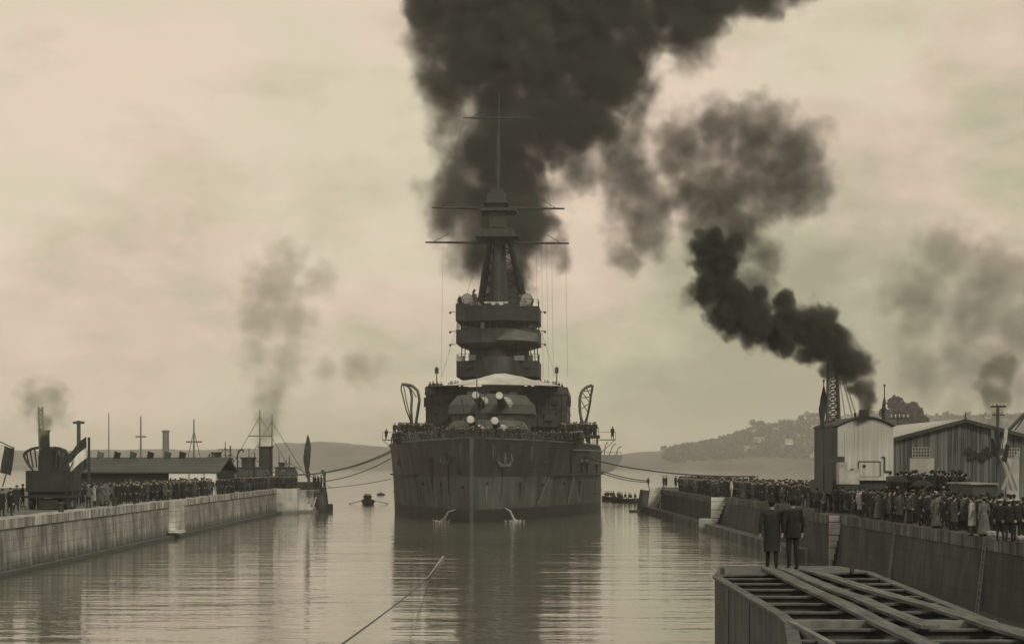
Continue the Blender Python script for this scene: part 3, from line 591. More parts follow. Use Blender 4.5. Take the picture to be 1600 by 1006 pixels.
# ---- tripod mast
T = lambda px, py, s=66: sp(px, py, s)
mast = sb(MB().bar(T(778, 478), T(778, 300), .6, .5, 12), 'mast', iron)
for (a, b2, s0, s1) in [((751, 478), (765, 376), 72, 66), ((820, 478), (797, 376), 72, 66)]:
    sb(MB().bar(T(*a, s0), T(*b2, s1), .6, .45, 10), 'tripod_leg', iron, mast)
br = MB()
for k in range(6):
    t0, t1 = k / 6, (k + 1) / 6
    l0, l1 = T(751 + 14 * t0, 478 - 102 * t0, 70), T(751 + 14 * t1, 478 - 102 * t1, 70); r0, r1 = T(820 - 23 * t0, 478 - 102 * t0, 70), T(820 - 23 * t1, 478 - 102 * t1, 70)
    br.bar(l0, r1, .1, n=5).bar(r0, l1, .1, n=5).bar(l0, r0, .1, n=5)
sb(br, 'cross_brace', iron, mast)
sb(MB().prism([(T(764, 400).x, 66.5), (T(795, 400).x, 66.5), (T(793, 400).x, 70), (T(766, 400).x, 70)], 28, T(0, 376).z, .6), 'trunk_casing', iron, mast)
def boxp(x0, x1, y0, y1, s0=63, s1=69): a, b2 = T(x0, y1), T(x1, y0); return (a.x, b2.x, s0, s1, a.z, b2.z)
top_ = sb(MB().bx(*boxp(744, 812, 370, 373)).bx(*boxp(752, 803, 360, 370, 63.5, 68.5)), 'fighting_top', iron)
sb(MB().bx(*boxp(765, 791, 334, 358, 64, 68)), 'range_hut', iron, top_)
sb(MB().bx(*boxp(752, 808, 329, 333)).bx(*boxp(762, 790, 304, 329, 64, 68)).bx(*boxp(757, 795, 318, 321, 63.3, 68.7)).bx(*boxp(768, 785, 296, 304, 65, 67)), 'director_hut', iron, top_)
sb(MB().bar(T(778, 330), T(779, 210), .3, .2, 8).bar(T(779, 215), T(780, 148), .16, .07, 6).bar(T(770, 300), T(778, 225), .04, n=4).bar(T(788, 300), T(779, 225), .04, n=4), 'topmast', iron, mast)
for (x0, x1, y0, y1, r) in [(664, 889, 378, 381, .24), (675, 882, 324, 327, .24), (724, 832, 184, 185, .15)]:
    xm = (x0 + x1) / 2; mp_ = T(xm, (y0 + y1) / 2)
    y_ = sb(MB().bar(mp_, T(x0, y0), r, r * .5, 7).bar(mp_, T(x1, y1), r, r * .5, 7), 'yard', iron, mast)
    sb(MB().bar(T(x0 + 12, y0), T(x0 + 38, y0 - 14), .04, n=4).bar(T(x1 - 12, y1), T(x1 - 34, y1 - 14), .04, n=4), 'lift_line', rig_m, y_)
rg = MB()
for px, y0, y1 in [(838, 382, 590), (846, 382, 590), (862, 382, 590), (884, 384, 590), (692, 382, 590), (854, 382, 590)]:
    rg.bar(T(px, y0, 66), T(px + (3 if px > 776 else -3), y1, 62), .014, n=4)
for a, b2 in [((778, 300), (690, 588)), ((778, 300), (868, 588)), ((724, 185), (690, 330)), ((832, 185), (862, 330))]: rg.bar(T(*a), T(*b2, 60), .02, n=4)
sb(rg, 'signal_halyard', rig_m)
# funnel and after works
fn = MB(); c = sp(786, 450, 88); e = lambda z, k=1: [(c.x + 3.3 * k * math.cos(2 * math.pi * i / 28), 88 + 4.4 * k * math.sin(2 * math.pi * i / 28), z) for i in range(28)]
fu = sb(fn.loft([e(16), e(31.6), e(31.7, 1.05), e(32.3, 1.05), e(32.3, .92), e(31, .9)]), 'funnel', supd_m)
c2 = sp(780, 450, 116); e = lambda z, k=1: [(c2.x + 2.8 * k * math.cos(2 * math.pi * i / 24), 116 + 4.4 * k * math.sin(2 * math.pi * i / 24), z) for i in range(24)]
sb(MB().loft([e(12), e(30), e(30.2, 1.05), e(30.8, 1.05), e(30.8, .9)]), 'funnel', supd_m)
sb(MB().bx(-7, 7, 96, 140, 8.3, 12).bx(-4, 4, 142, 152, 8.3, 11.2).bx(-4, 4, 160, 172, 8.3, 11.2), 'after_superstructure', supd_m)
# ---- boat davits / derricks
def dav(pts, s, r, m=iron): return MB().path([sp(a, b2, s) for a, b2 in pts], r, 7)
d1 = sb(dav([(648, 668), (652, 645), (655, 625), (652, 610), (643, 602), (632, 600), (627, 600)], 56, .2), 'boat_davit', mat('davit_steel', .12, .06))
sb(dav([(627, 600), (626, 608), (634, 640), (645, 668)], 56, .09).bar(sp(640, 605, 56), sp(650, 620, 56), .07, n=5), 'davit_brace', iron, d1)
d2 = sb(dav([(643, 668), (642, 640), (643, 620), (640, 606), (634, 601), (627, 600)], 59, .18), 'boat_davit', mat('davit_steel', .12))
sb(dav([(630, 602), (634, 625), (640, 650), (641, 668)], 59, .07), 'davit_brace', iron, d2)
d3 = sb(dav([(910, 668), (906, 640), (906, 622), (909, 612), (916, 605), (926, 602)], 58, .2), 'boat_davit', mat('davit_steel', .12))
lat = MB(); A = [(910, 668), (906, 640), (906, 622), (909, 612), (916, 605), (926, 602)]; B_ = [(914, 668), (919, 645), (922, 630), (923, 620), (925, 610), (926, 602)]
lat = dav(B_, 58, .16)
for i in range(5): lat.bar(sp(*A[i], 58), sp(*B_[i + 1], 58), .06, n=5).bar(sp(*B_[i], 58), sp(*A[i + 1], 58), .06, n=5)
sb(lat, 'davit_brace', iron, d3)
# discharge water at the bow
wj = mat('foam', .6, .45, rough=.5, ns=3)
for a, z0, b2 in ((713, 1.4, 701), (789, 1.5, 797)):
    p = out(hpt(a, z0), .1); q = out(hpt(b2, 0), .9); q.z = .0; mid = p.lerp(q, .5) + Vector((0, -.2, .45))
    rj = random.Random(int(a)); jm = MB()
    for k in range(7):
        o1, o2 = Vector((rj.uniform(-.08, .08), 0, rj.uniform(-.05, .05))), Vector((rj.uniform(-.25, .25), rj.uniform(-.2, .2), 0)); jm.path([S2W(*(p + o1 * .5)), S2W(*(mid + o1)), S2W(*(q + o2))], .03, 5, r2=.06)
    for k in range(46): c_ = q + Vector((rj.gauss(0, .5), rj.gauss(0, .8), abs(rj.gauss(0, .12)))); jm.ell(S2W(*c_), rj.uniform(.03, .09), 6, 4)
    tag(jm.build('water_jet', wj), 'white jet of water falling from the ' + ('left' if a < 740 else 'right') + ' bow of the battleship', 'water jet')
# ---------------------------------------------------------------- people
skin = mat('skin', (.36, .33, .275), ns=5, rough=.6); shoe = mat('shoe_leather', .015, rough=.4)
cl = {k: mat('cloth_' + k, v, v * .55, scale=(1, 1, .35), ns=9, rough=.95, bump=.8) for k, v in dict(black=.02, charcoal=.03, grey=.075, mid=.14, pale=.42, white=.6).items()}
hatm = {k: mat('hat_' + k, v, v * .8, ns=6, rough=.9) for k, v in dict(black=.015, grey=.08, straw=.45, white=.7).items()}
hair_m = mat('hair', .02, .012, ns=9)
def person_mb(kind, rnd, hands=False):
    """metric standing figure facing -Y; kind: suit, coat, dress"""
    b = MB(); st = rnd.uniform(-.06, .10); w = rnd.uniform(.95, 1.08)
    for sx_, k in ((-1, st), (1, -st)):
        b.bar((sx_ * .09, 0, .92), (sx_ * .10, k * .4 - .01, .50), .095, .065, 10).bar((sx_ * .10, k * .4 - .01, .50), (sx_ * .11, k + .02, .09), .068, .048, 10)
        b.ell((sx_ * .10, k * .4, .50), .068, 8, 6); b.ell((sx_ * .115, k - .05, .045), (.05, .135, .048), 10, 6)
    b.ell((0, .01, .95), (.18 * w, .13, .16), 12, 8); b.ell((0, .0, 1.18), (.175 * w, .125, .27), 12, 8); b.ell((0, .01, 1.34), (.2 * w, .12, .15), 12, 8)
    b.bar((-.165 * w, .01, 1.41), (.165 * w, .01, 1.41), .07, n=10); b.bar((0, .01, 1.4), (0, 0, 1.54), .06, .052, 10)
    hd = Vector((0, -.015, 1.625)); b.ell(hd, (.075, .095, .115), 14, 10); b.ell(hd + Vector((0, -.04, -.06)), (.05, .05, .05), 10, 7); b.bar(hd + Vector((0, -.08, .015)), hd + Vector((0, -.115, -.022)), .012, .018, 6)
    for s_ in (-1, 1): b.ell(hd + Vector((s_ * .078, .01, -.01)), (.015, .025, .035), 8, 6)
    pose = rnd.choice(['down', 'down', 'front', 'pocket', 'back', 'hip']) if not hands else 'down'; b.pose = pose
    for s_ in (-1, 1):
        sh = Vector((s_ * .205 * w, .01, 1.41)); elb = Vector((s_ * .265 * w, .06, 1.13)); wr = Vector((s_ * .27 * w, -.03, .88))
        if pose == 'front': wr = Vector((s_ * .07, -.2, 1.06))
        if pose == 'hip': elb = Vector((s_ * .36, .06, 1.16)); wr = Vector((s_ * .23, -.06, .97))
        if pose == 'up' and s_ > 0: elb = Vector((.34, -.05, 1.52)); wr = Vector((.30, -.08, 1.80))
        if pose == 'pocket': wr = Vector((s_ * .2, -.09, .95))
        if pose == 'back': wr = Vector((s_ * .05, .19, .98)); elb = Vector((s_ * .29, .12, 1.14))
        b.ell(sh, .075, 10, 7); b.bar(sh, elb, .065, .05, 10); b.ell(elb, .05, 8, 6); b.bar(elb, wr, .05, .034, 10)
        d = (wr - elb).normalized(); pc = wr + d * .055
        if not hands: b.ell(pc, (.032, .045, .06), 8, 6)
        else:
            b.bar(wr, wr + d * .09, .03, .038, 10)
            side = Vector((0, 1, 0)) if pose != 'front' else Vector((0, 0, 1)); base = wr + d * .09; cur = Vector((-s_, 0, 0)) * .35 + (Vector((0, -1, 0)) * .1)
            for i, ln in enumerate((.07, .08, .075, .06)):
                o = side * (.026 - .0175 * i) * -1; p0 = base + o; p1 = p0 + (d + cur * .3).normalized() * ln * .45; p2 = p1 + (d + cur * .9).normalized() * ln * .32; p3 = p2 + (d + cur * 1.8).normalized() * ln * .26
                b.bar(p0 - d * .02, p1, .0105, .0095, 7).bar(p1, p2, .0095, .0085, 7).bar(p2, p3, .0085, .007, 7)
            t0 = wr + d * .035 - side * .03; t1 = t0 - side * .02 + d * .035; b.bar(t0, t1, .014, .012, 7).bar(t1, t1 + d * .03 + cur * .02, .012, .009, 7)
    if kind == 'coat': b.loft([[((.21 - .02 * (z < .8) + .0) * w * k_ * math.cos(a), .16 * k_ * math.sin(a) + .02, z) for a in [2 * math.pi * i / 16 for i in range(16)]] for z, k_ in ((.45, 1.18), (.75, 1.05), (1.0, .9), (1.25, .95), (1.40, .9))])
    if kind == 'suit': b.loft([[((.20) * w * k_ * math.cos(a), .15 * k_ * math.sin(a) + .01, z) for a in [2 * math.pi * i / 16 for i in range(16)]] for z, k_ in ((.78, 1.1), (.95, 1.0), (1.1, .9), (1.35, .95))])
    if kind == 'dress': b.loft([[(.2 * k_ * math.cos(a), .19 * k_ * math.sin(a) + .02, z) for a in [2 * math.pi * i / 16 for i in range(16)]] for z, k_ in ((.10, 1.55), (.4, 1.3), (.75, 1.1), (1.0, .8))])
    return b, hd
def hat_mb(kind, hd):
    h = MB(); c = hd + Vector((0, .01, .055))
    ring = lambda r, z, ry=None: [(c.x + r * math.cos(a), c.y + (ry or r * 1.18) * math.sin(a), c.z + z * .72) for a in [2 * math.pi * i / 18 for i in range(18)]]
    if kind == 'bowler': h.loft([ring(.125, -.005), ring(.13, .01), ring(.095, .015), ring(.092, .06), ring(.07, .11), ring(.03, .125)])
    elif kind == 'fedora': h.loft([ring(.14, -.01), ring(.143, .005), ring(.09, .012), ring(.085, .09), ring(.06, .11), ring(.03, .10)])
    elif kind == 'boater': h.loft([ring(.135, 0), ring(.135, .015), ring(.09, .015), ring(.09, .085)])
    elif kind == 'cap': h.loft([ring(.085, -.02), ring(.10, .03), ring(.125, .05), ring(.12, .075), ring(.05, .09)]); h.box(c + Vector((0, -.13, .0)), (.13, .07, .012))
    elif kind == 'sailor': h.loft([ring(.086, -.015), ring(.088, .03), ring(.125, .05), ring(.125, .075), ring(.05, .085)])
    elif kind == 'wide': h.loft([ring(.19, -.0), ring(.2, .015), ring(.1, .02), ring(.1, .09), ring(.06, .11)])
    elif kind == 'hair': h.ell(hd + Vector((0, .022, .03)), (.084, .095, .10), 14, 9)
    return h
PROTO = []
def make_person(kind, cm, tm, hat, hm, vox, seed, hands=False):
    rnd = random.Random(seed); b, hd = person_mb(kind, rnd, hands); pz = b.pose; me = remeshed(b, vox, 2 if not hands else 1); me.name = 'person'
    mats_ = [skin, cm, tm, shoe]
    me.materials.clear(); [me.materials.append(x) for x in mats_]
    idx = []
    for p in me.polygons:
        c = p.center; hand = (abs(c.x) > .215 and c.z < .90 and kind != 'dress') or (pz in ('front', 'back') and (c.y < -.16 or c.y > .17) and .92 < c.z < 1.1 and abs(c.x) < .12)
        if c.z > 1.50 or hand: i = 0
        elif c.z < .085: i = 3
        elif kind == 'dress' or (kind == 'coat' and c.z > .46) or (kind == 'suit' and c.z > .79): i = 1
        else: i = 2
        idx.append(i)
    me.polygons.foreach_set('material_index', idx); me.update()
    o = bpy.data.objects.new('person', me); col.objects.link(o)
    h = hat_mb(hat, hd).build('hair' if hat == 'hair' else 'hat', hm, o, local=True, smooth=True)
    if hat != 'hair': MB().ell(hd + Vector((0, .028, .015)), (.083, .088, .09), 10, 7).build('hair', hair_m, o, local=True, smooth=True)
    return o
specs = [('coat', 'black', 'charcoal', 'bowler', 'black'), ('suit', 'charcoal', 'black', 'fedora', 'black'), ('coat', 'charcoal', 'black', 'fedora', 'grey'), ('suit', 'black', 'charcoal', 'bowler', 'black'),
         ('dress', 'charcoal', 'charcoal', 'wide', 'black'), ('suit', 'grey', 'charcoal', 'cap', 'grey'), ('coat', 'grey', 'black', 'bowler', 'black'), ('dress', 'mid', 'mid', 'wide', 'grey'), ('suit', 'mid', 'charcoal', 'boater', 'straw'), ('coat', 'black', 'black', 'hair', 'black')]
for i, (k, c_, t_, h, hm) in enumerate(specs): PROTO.append(make_person(k, cl[c_], cl[t_], h, hatm.get(hm) if h != 'hair' else hair_m, .032, 20 + i))
class _R(random.Random):
    def choice(self, seq): return 'up'
_o = random.Random
random.Random = _R; PROTO.append(make_person('suit', cl['charcoal'], cl['black'], 'cap', hatm['black'], .032, 51)); random.Random = _o
PROTO.append(make_person('coat', cl['mid'], cl['charcoal'], 'fedora', hatm['grey'], .032, 52))
WP = make_person('coat', cl['pale'], cl['grey'], 'hair', hair_m, .032, 41)      # pale coat
SAIL = make_person('suit', cl['black'], cl['black'], 'sailor', hatm['white'], .032, 43)
WSUIT = make_person('suit', cl['white'], cl['white'], 'cap', hatm['black'], .032, 44)
GREYD = make_person('dress', cl['mid'], cl['mid'], 'wide', hatm['grey'], .032, 45)
PEOPLE = []          # (distance, x, y, z, rot, proto, group, label)
weights = [10, 10, 7, 10, 5, 4, 5, 2, 2, 4, 2, 2]
prnd = random.Random(99)
def P_(x, y, z, rot, group, label, proto=None, s=None):
    PEOPLE.append((math.hypot(x, y), x, y, z, rot, proto or prnd.choices(PROTO, weights)[0], group, label, s or prnd.choice([prnd.uniform(.93, 1.05), prnd.uniform(.93, 1.05), prnd.uniform(.8, 1.0)])))
# -- the two men on the caisson
def special(o, x, y, z, rot, label, s=1.0):
    o.location = (x, y, z); o.rotation_euler = (0, 0, rot); o.scale = (s, s, s); tag(o, label, 'person'); return o
CA = 3.74; SEED1, SEED2 = 6, 7
m1 = make_person('coat', cl['charcoal'], cl['black'], 'fedora', hatm['black'], .0125, SEED1, True); special(m1, 6.93, 48.35, CA + .02, R(170), 'man in a long dark overcoat standing left of his companion on the caisson end', 1.0)
m2 = make_person('suit', cl['black'], cl['black'], 'fedora', hatm['black'], .0125, SEED2, True); special(m2, 7.44, 48.25, CA + .02, R(195), 'man in a dark suit and flat hat standing at the right on the caisson end', 1.02)
# -- distinct people near the right edge
def sp_copy(src, px, D, z, rot, label, s=1.0, x=None): 
    o = copy_tree(src); return special(o, (px - HX) * D / F if x is None else x, D, z, rot, label, s)
USED = []
sp_copy(WP, 1518, 85.5, QZ, R(-120), 'person in a pale grey coat standing at the quay edge near the right side')
sp_copy(GREYD, 1537, 85.0, QZ, R(200), 'woman in a long grey dress and hat beside the pale-coated figure', 1.0)
for i, (px, D, lb) in enumerate([(1563, 80, 'leftmost of the three sailors in round white caps'), (1577, 79, 'middle sailor of the three in round white caps'), (1589, 80, 'rightmost of the three sailors in round white caps')]): sp_copy(SAIL, px, D, QZ, R(140 + 20 * i), lb)
sp_copy(WP, 1345, 117, QZ, R(160), 'person in a pale jacket standing before the crane undercarriage', 1.0)
sp_copy(WSUIT, 1143, 179.5, QZ, R(90), 'man dressed all in white at the far right quay edge', 1.04)
WSUITL = sp_copy(WSUIT, 214, 166, QZ, R(-60), 'lone figure in white clothes on the left quay before the long shed', 1.06)
for src in (WP, SAIL, WSUIT, GREYD): 
    for ch in [x for x in col.objects if x.parent == src]: USED.append(ch)
    USED.append(src)
busy = [(o.location.x, o.location.y) for o in col.objects if o.get('category') == 'person']
def free(x, y, d=.42):
    if any(abs(x - a) < d and abs(y - b2) < d for a, b2 in busy): return False
    busy.append((x, y)); return True
# -- right quay crowds
G1, L1 = 'spectators packed on the near right quay', 'dark-coated spectator packed in the near crowd on the right quay before the plank shed'
G2, L2 = 'spectators along the far right quay', 'dark-clothed spectator in the far crowd lining the right quay'
G3, L3 = 'spectators along the left quay', 'dark-clothed spectator in the crowd lining the left quay'
G4, L4 = 'people crowding the battleship decks', 'small dark figure among those crowding the battleship decks'
def edge(y): return RX + (.75 if y < 120 else .05 if y < 128 else 1.45 if y < 186 else .2 if y < 244 else 1.7)
n = 0; k = 0
while n < 112 and k < 19000:
    k += 1; y = prnd.uniform(80, 122); x = edge(y) + .35 + abs(prnd.gauss(0, 1.5)); px = HX + x * F / y
    if px > 1610 or px < 1335 or not free(x, y, .4): continue
    if 1500 < px < 1600 and y < 88: continue
    P_(x, y, QZ, R(prnd.gauss(-70, 50) + 180) if prnd.random() < .5 else R(prnd.uniform(100, 260)), G1, L1); n += 1
n = 0; k = 0
while n < 430 and k < 19000:
    k += 1; y = 122 + 118 * prnd.random() ** .75; x = edge(y) + .35 + abs(prnd.gauss(0, 1.6 + y / 120)); px = HX + x * F / y
    if px < 1062 or px > 1400 or not free(x, y, .38) or (28 < x < 34 and 122 < y < 140): continue
    if 1180 < px < 1262 and y < 150 and prnd.random() < .6: continue
    P_(x, y, QZ, R(prnd.uniform(80, 250)), G2, L2); n += 1
for px, D in [(1013, 259), (1037, 257), (1041, 257.5), (1064, 252), (1067, 251), (1056, 254)]:
    P_((px - HX) * D / F + (.0), D, QZ, R(120), 'figures on the right pier head', 'small dark figure standing on the right pier head by the mooring ropes')
# -- left quay
n = 0; k = 0
while n < 400 and k < 19000:
    k += 1; y = 118 + 140 * prnd.random() ** .8; x = LX - .5 - abs(prnd.gauss(0, 2.6)); px = HX + x * F / y
    if y > 249: x += 2.2
    if px < -10 or (25 < px < 118 and y < 138) or not free(x, y, .42): continue
    if 112 < px < 285 and y < 165 and prnd.random() < .65: continue
    P_(x, y, QZ, R(prnd.uniform(-130, 60) + 90), G3, L3); n += 1
for px in (497, 502, 507, 490, 493): D = 257; P_((px - HX) * D / F, D, QZ, R(-100), 'figures on the left pier head', 'small dark figure standing on the left pier head by the mooring ropes')
for i in range(16):
    y = prnd.uniform(128, 236); x = edge(y) + .4 + prnd.random() * 2
    if free(x, y, .3): P_(x, y, QZ, R(prnd.uniform(80, 250)), 'pale-clothed spectators on the far right quay', 'pale-clothed spectator standing out in the dark crowd of the far right quay', prnd.choice([WP, GREYD, WSUIT, PROTO[8]]))
for i in range(18):
    y = prnd.uniform(122, 240); x = LX - .6 - prnd.random() * 2.2
    if free(x, y, .3): P_(x, y, QZ, R(prnd.uniform(-130, 60) + 90), 'pale-clothed spectators on the left quay', 'pale-clothed spectator standing out in the dark crowd of the left quay', prnd.choice([WP, GREYD, WP, PROTO[8], PROTO[7]]))
for i in range(9):
    y = prnd.uniform(86, 116); x = edge(y) + .4 + prnd.random() * 2
    if free(x, y, .3): P_(x, y, QZ, R(prnd.uniform(100, 260)), 'grey-clothed spectators on the near right quay', 'lighter grey-clothed spectator within the near right quay crowd', prnd.choice([GREYD, PROTO[7], PROTO[8], PROTO[5]]))
# -- on the ship
def SPp(x, s, z, rot=None, proto=None, dd=.36):
    p = S2W(x, s, z)
    if free(p.x, p.y, dd): P_(p.x, p.y, z, rot if rot is not None else R(prnd.uniform(-60, 60)), G4, L4, proto)
for i in range(300): SPp(prnd.choice((-1, 1)) * prnd.uniform(8.6, 13.3), 49.5 + 7 * prnd.random() ** 1.6, 10.25)
for i in range(220): SPp(prnd.choice((-1, 1)) * prnd.uniform(4.8, 11.8), prnd.uniform(22, 48), zdeck(40) + .03)
for i in range(60): SPp(prnd.uniform(-5, 5), prnd.uniform(9, 24), zdeck(15) + .03)
for i in range(40): u = prnd.choice((-1, 1)) * prnd.uniform(4.5, 9.3); SPp(cx0 + u, 55.2 + (abs(u) - 3.6) / 6.1 * 3.2 + prnd.uniform(0, 2), 16.15)
for i in range(26): SPp(cx0 + prnd.choice((-1, 1)) * prnd.uniform(2.9, 5.4), prnd.uniform(61.3, 63), 28.3)
for i in range(8): SPp(prnd.choice((-1, 1)) * prnd.uniform(10, 13.2), prnd.uniform(49.6, 52), zdeck(50) + .03)
for sg, lb in ((-1, 'leadsman standing out on the platform at the left side of the battleship'), (1, 'leadsman standing out on the platform at the right side of the battleship')):
    p = S2W(sg * (15.3 if sg < 0 else 15.6), 54.6, 9.76); P_(p.x, p.y, 9.76, R(30 * sg), None, lb, PROTO[0])
p = S2W(-14.0 + .3, 50.5, 10.25); P_(p.x, p.y, 10.25, R(-20), None, 'dark figure standing tall at the left rail end of the battleship', PROTO[3])
for i, px in enumerate((905, 914, 929)):
    q = hpt(px, 5.3); q = q + Vector((.28, -.2, 0)); p = S2W(q.x, q.y, 5.2); P_(p.x, p.y, 5.2, R(20), None, ['left', 'middle', 'right'][i] + ' sailor of three in white caps on the battleship side ledge', SAIL)
n = 0
while n < 40:
    x = prnd.uniform((1392 - HX) * 110 / F, (1514 - HX) * 110 / F - .1); y = prnd.uniform(108.9, 111.1)
    if free(x, y, .27): P_(x, y, QZ + 1.05, R(prnd.uniform(100, 240)), 'onlookers standing on the flat wagon', 'dark-hatted onlooker standing raised on the wagon before the shed', s=prnd.uniform(.9, 1.05)); n += 1
for i in range(22):
    x = prnd.uniform((301 - HX) * 215 / F, (357 - HX) * 215 / F); y = prnd.uniform(215.3, 219)
    if free(x, y, .4): P_(x, y, at(0, 734, 215).z, R(prnd.uniform(-60, 60)), 'people on the viewing stand', 'small dark figure on the viewing stand on the left quay')
# ---------------------------------------------------------------- rowing boats
boat_m = mat('boat_paint', .04, .025, ns=2)
def boat_proto():
    t = thing('rowing_boat', (0, 0, 0), 'b', 'rowing boat'); st = []
    for i in range(13):
        u = i / 12 * 2 - 1; hw = .95 * (1 - abs(u) ** 2.4) + .03; y = u * 3.6; sh = .55 + .25 * u * u
        st.append([(-hw, y, sh), (-hw * .8, y, .1), (0, y, -.25), (hw * .8, y, .1), (hw, y, sh), (hw - .06 if hw > .1 else hw * .5, y, sh), (0, y, .0), (-hw + .06 if hw > .1 else -hw * .5, y, sh)])
    MB().loft(st).build('hull', boat_m, t, local=True)
    for y in (-2, -.8, .5, 1.8): MB().bx(-.85, .85, y - .12, y + .12, .35, .39).build('thwart', wood, t, local=True)
    return t
BOAT = boat_proto(); first = True
def seated_proto():
    b, hd = person_mb('suit', random.Random(3)); v = []
    for p in b.v:
        x, y, z = p
        if z < .9: t_ = .9 - z; y2 = y - min(t_, .42); z2 = .9 - max(0, t_ - .42); p = (x, y2, z2)
        v.append(p)
    b.v = v; me = remeshed(b, .035, 2); me.materials.clear(); [me.materials.append(q) for q in (skin, cl['charcoal'])]
    me.polygons.foreach_set('material_index', [0 if p.center.z > 1.5 else 1 for p in me.polygons])
    o = bpy.data.objects.new('person', me); col.objects.link(o); hat_mb('fedora', hd).build('hat', hatm['black'], o, local=True); return o
SEAT = seated_proto(); seat_first = True
def boat(px, D, rot, n, label, oars=True):
    global first, seat_first
    b = BOAT if first else copy_tree(BOAT); first = False
    X = (px - HX) * D / F; b.location = (X, D, .02); b.rotation_euler = (0, 0, rot); tag(b, label, 'rowing boat', 'rowing boats by the battleship')
    Mx = Matrix.Rotation(rot, 3, 'Z')
    for i in range(n):
        lp = Vector((prnd.uniform(-.35, .35), -2.6 + 5.2 * i / max(1, n - 1), 0)); q = Mx @ lp
        o = SEAT if seat_first else copy_tree(SEAT); seat_first = False
        o.location = (X + q.x, D + q.y, .36 - .48); o.rotation_euler = (0, 0, rot + R(prnd.choice((0, 180)) + prnd.uniform(-30, 30))); s = prnd.uniform(.95, 1.05); o.scale = (s, s, s)
        tag(o, 'dark figure seated ' + label.replace('rowing boat', 'in the rowing boat', 1).replace('dark ', ''), 'person', 'people in ' + label)
    if oars:
        for sgn in (-1, 1):
            a, b2 = Mx @ Vector((sgn * .6, 0, .65)), Mx @ Vector((sgn * 3.2, -.6, .05)); tag(MB().bar(Vector((X, D, 0)) + a, Vector((X, D, 0)) + b2, .04, .07, 6).build('oar', wood), 'thin wooden oar held out ' + ('left' if sgn * math.cos(rot) < 0 else 'right') + ' of the rowing boat left of the battleship', 'oar')
boat(575, 308, R(14), 7, 'rowing boat full of people left of the battleship', True)
boat(957, 338, R(28), 7, 'rowing boat tight against the right side of the battleship', False)
boat(976, 322, R(35), 7, 'rowing boat between the battleship and right pier', False)
# ---------------------------------------------------------------- place the people
PEOPLE.sort(key=lambda p: p[0]); NIND = 268
used_protos = set(); rest = MB(); tmpl = {}
def proto_tris(pr):
    if pr.name not in tmpl:
        o = bpy.data.objects.new('t', pr.data.copy()); col.objects.link(o); d = o.modifiers.new('d', 'DECIMATE'); d.ratio = .15
        dg = bpy.context.evaluated_depsgraph_get(); dg.update(); me = bpy.data.meshes.new_from_object(o.evaluated_get(dg)); bpy.data.objects.remove(o)
        vs = [v.co.copy() for v in me.vertices]; fs = [tuple(p.vertices) for p in me.polygons]; mi = [p.material_index for p in me.polygons]
        for ch in [x for x in col.objects if x.parent == pr and x.name.startswith('hat')]:
            o_ = len(vs); vs += [v.co.copy() for v in ch.data.vertices]; fs += [tuple(i + o_ for i in p.vertices) for p in ch.data.polygons]; mi += [4] * len(ch.data.polygons)
        tmpl[pr.name] = (vs, fs, mi)
    return tmpl[pr.name]
lab_only = [p for p in PEOPLE if p[6] is None]; grp_ = [p for p in PEOPLE if p[6] is not None]
for i, (d, x, y, z, rot, pr, g, lb, s) in enumerate(lab_only + grp_[:NIND]):
    o = copy_tree(pr); o.location = (x, y, z); o.rotation_euler = (R(prnd.uniform(-3.5, 3.5)), R(prnd.uniform(-3, 3)), rot); o.scale = (s * prnd.uniform(.95, 1.1), s, s); tag(o, lb, 'person', g)
for (d, x, y, z, rot, pr, g, lb, s) in grp_[NIND:]:
    vs, fs, mi = proto_tris(pr); Mx = Matrix.Rotation(rot, 3, 'Z'); o_ = len(rest.v)
    rest.v += [Mx @ v * s + Vector((x, y, z)) for v in vs]; rest.f += [tuple(i + o_ for i in f_) for f_ in fs]
    cm_ = [1, 3, 1, 2, 3][hash((round(x, 2))) % 5]
    rest.m += [0 if k_ == 0 else (4 if k_ == 4 else cm_) for k_ in mi]
if rest.f: tag(rest.build('crowd', [skin, cl['black'], cl['grey'], cl['charcoal'], hatm['black']], smooth=True), 'distant crowd of tiny dark figures on the battleship and pier ends', 'crowd', kind='stuff')
for pr in PROTO + [WP, SAIL, WSUIT, GREYD]:
    for ch in [x for x in col.objects if x.parent == pr]: bpy.data.objects.remove(ch)
    bpy.data.objects.remove(pr)
# ---------------------------------------------------------------- caisson in the right foreground
cs_m = mat('caisson_plate', .085, .03, scale=(1, 1, .4), ns=2.2, rough=.7, bump=.5, det=11, blot=(.6, 1.3))
cs_top = mat('caisson_flange', .105, .045, ns=3, rough=.75, bump=.3)
cs_lt = mat('caisson_coaming', .24, .12, ns=3, rough=.8, bump=.3)
ca = thing('dock_caisson', (7, 40, 0), 'iron dock caisson with open cross beams in the right foreground', 'caisson')
LE = [(50.2, 5.9), (45.6, 5.18), (34, 5.0), (32.35, 4.9), (28, 4.3), (22, 3.6)]; RE = [(50.2, 8.9), (47.6, 9.25), (34, 8.5), (32.35, 8.4), (28, 8.7), (22, 9.4)]
def le(y): return lerp_tab(sorted(LE), y)
def re_(y): return lerp_tab(sorted(RE), y)
outl = [(x, y) for y, x in LE] + [(x, y) for y, x in reversed(RE)]
mb = MB(); n = len(outl); inn = []
cxx, cyy = 7.0, 36.0
mb.loft([[(x, y, -2) for x, y in outl], [(x, y, CA - .05) for x, y in outl]], cap=False)
mb.loft([[(x + (.06 if x < 7 else -.06), y, CA - .05) for x, y in outl], [(x + (.06 if x < 7 else -.06), y, CA - 1.2) for x, y in outl]], cap=False)
mb.build('hull_plating', cs_m, ca)
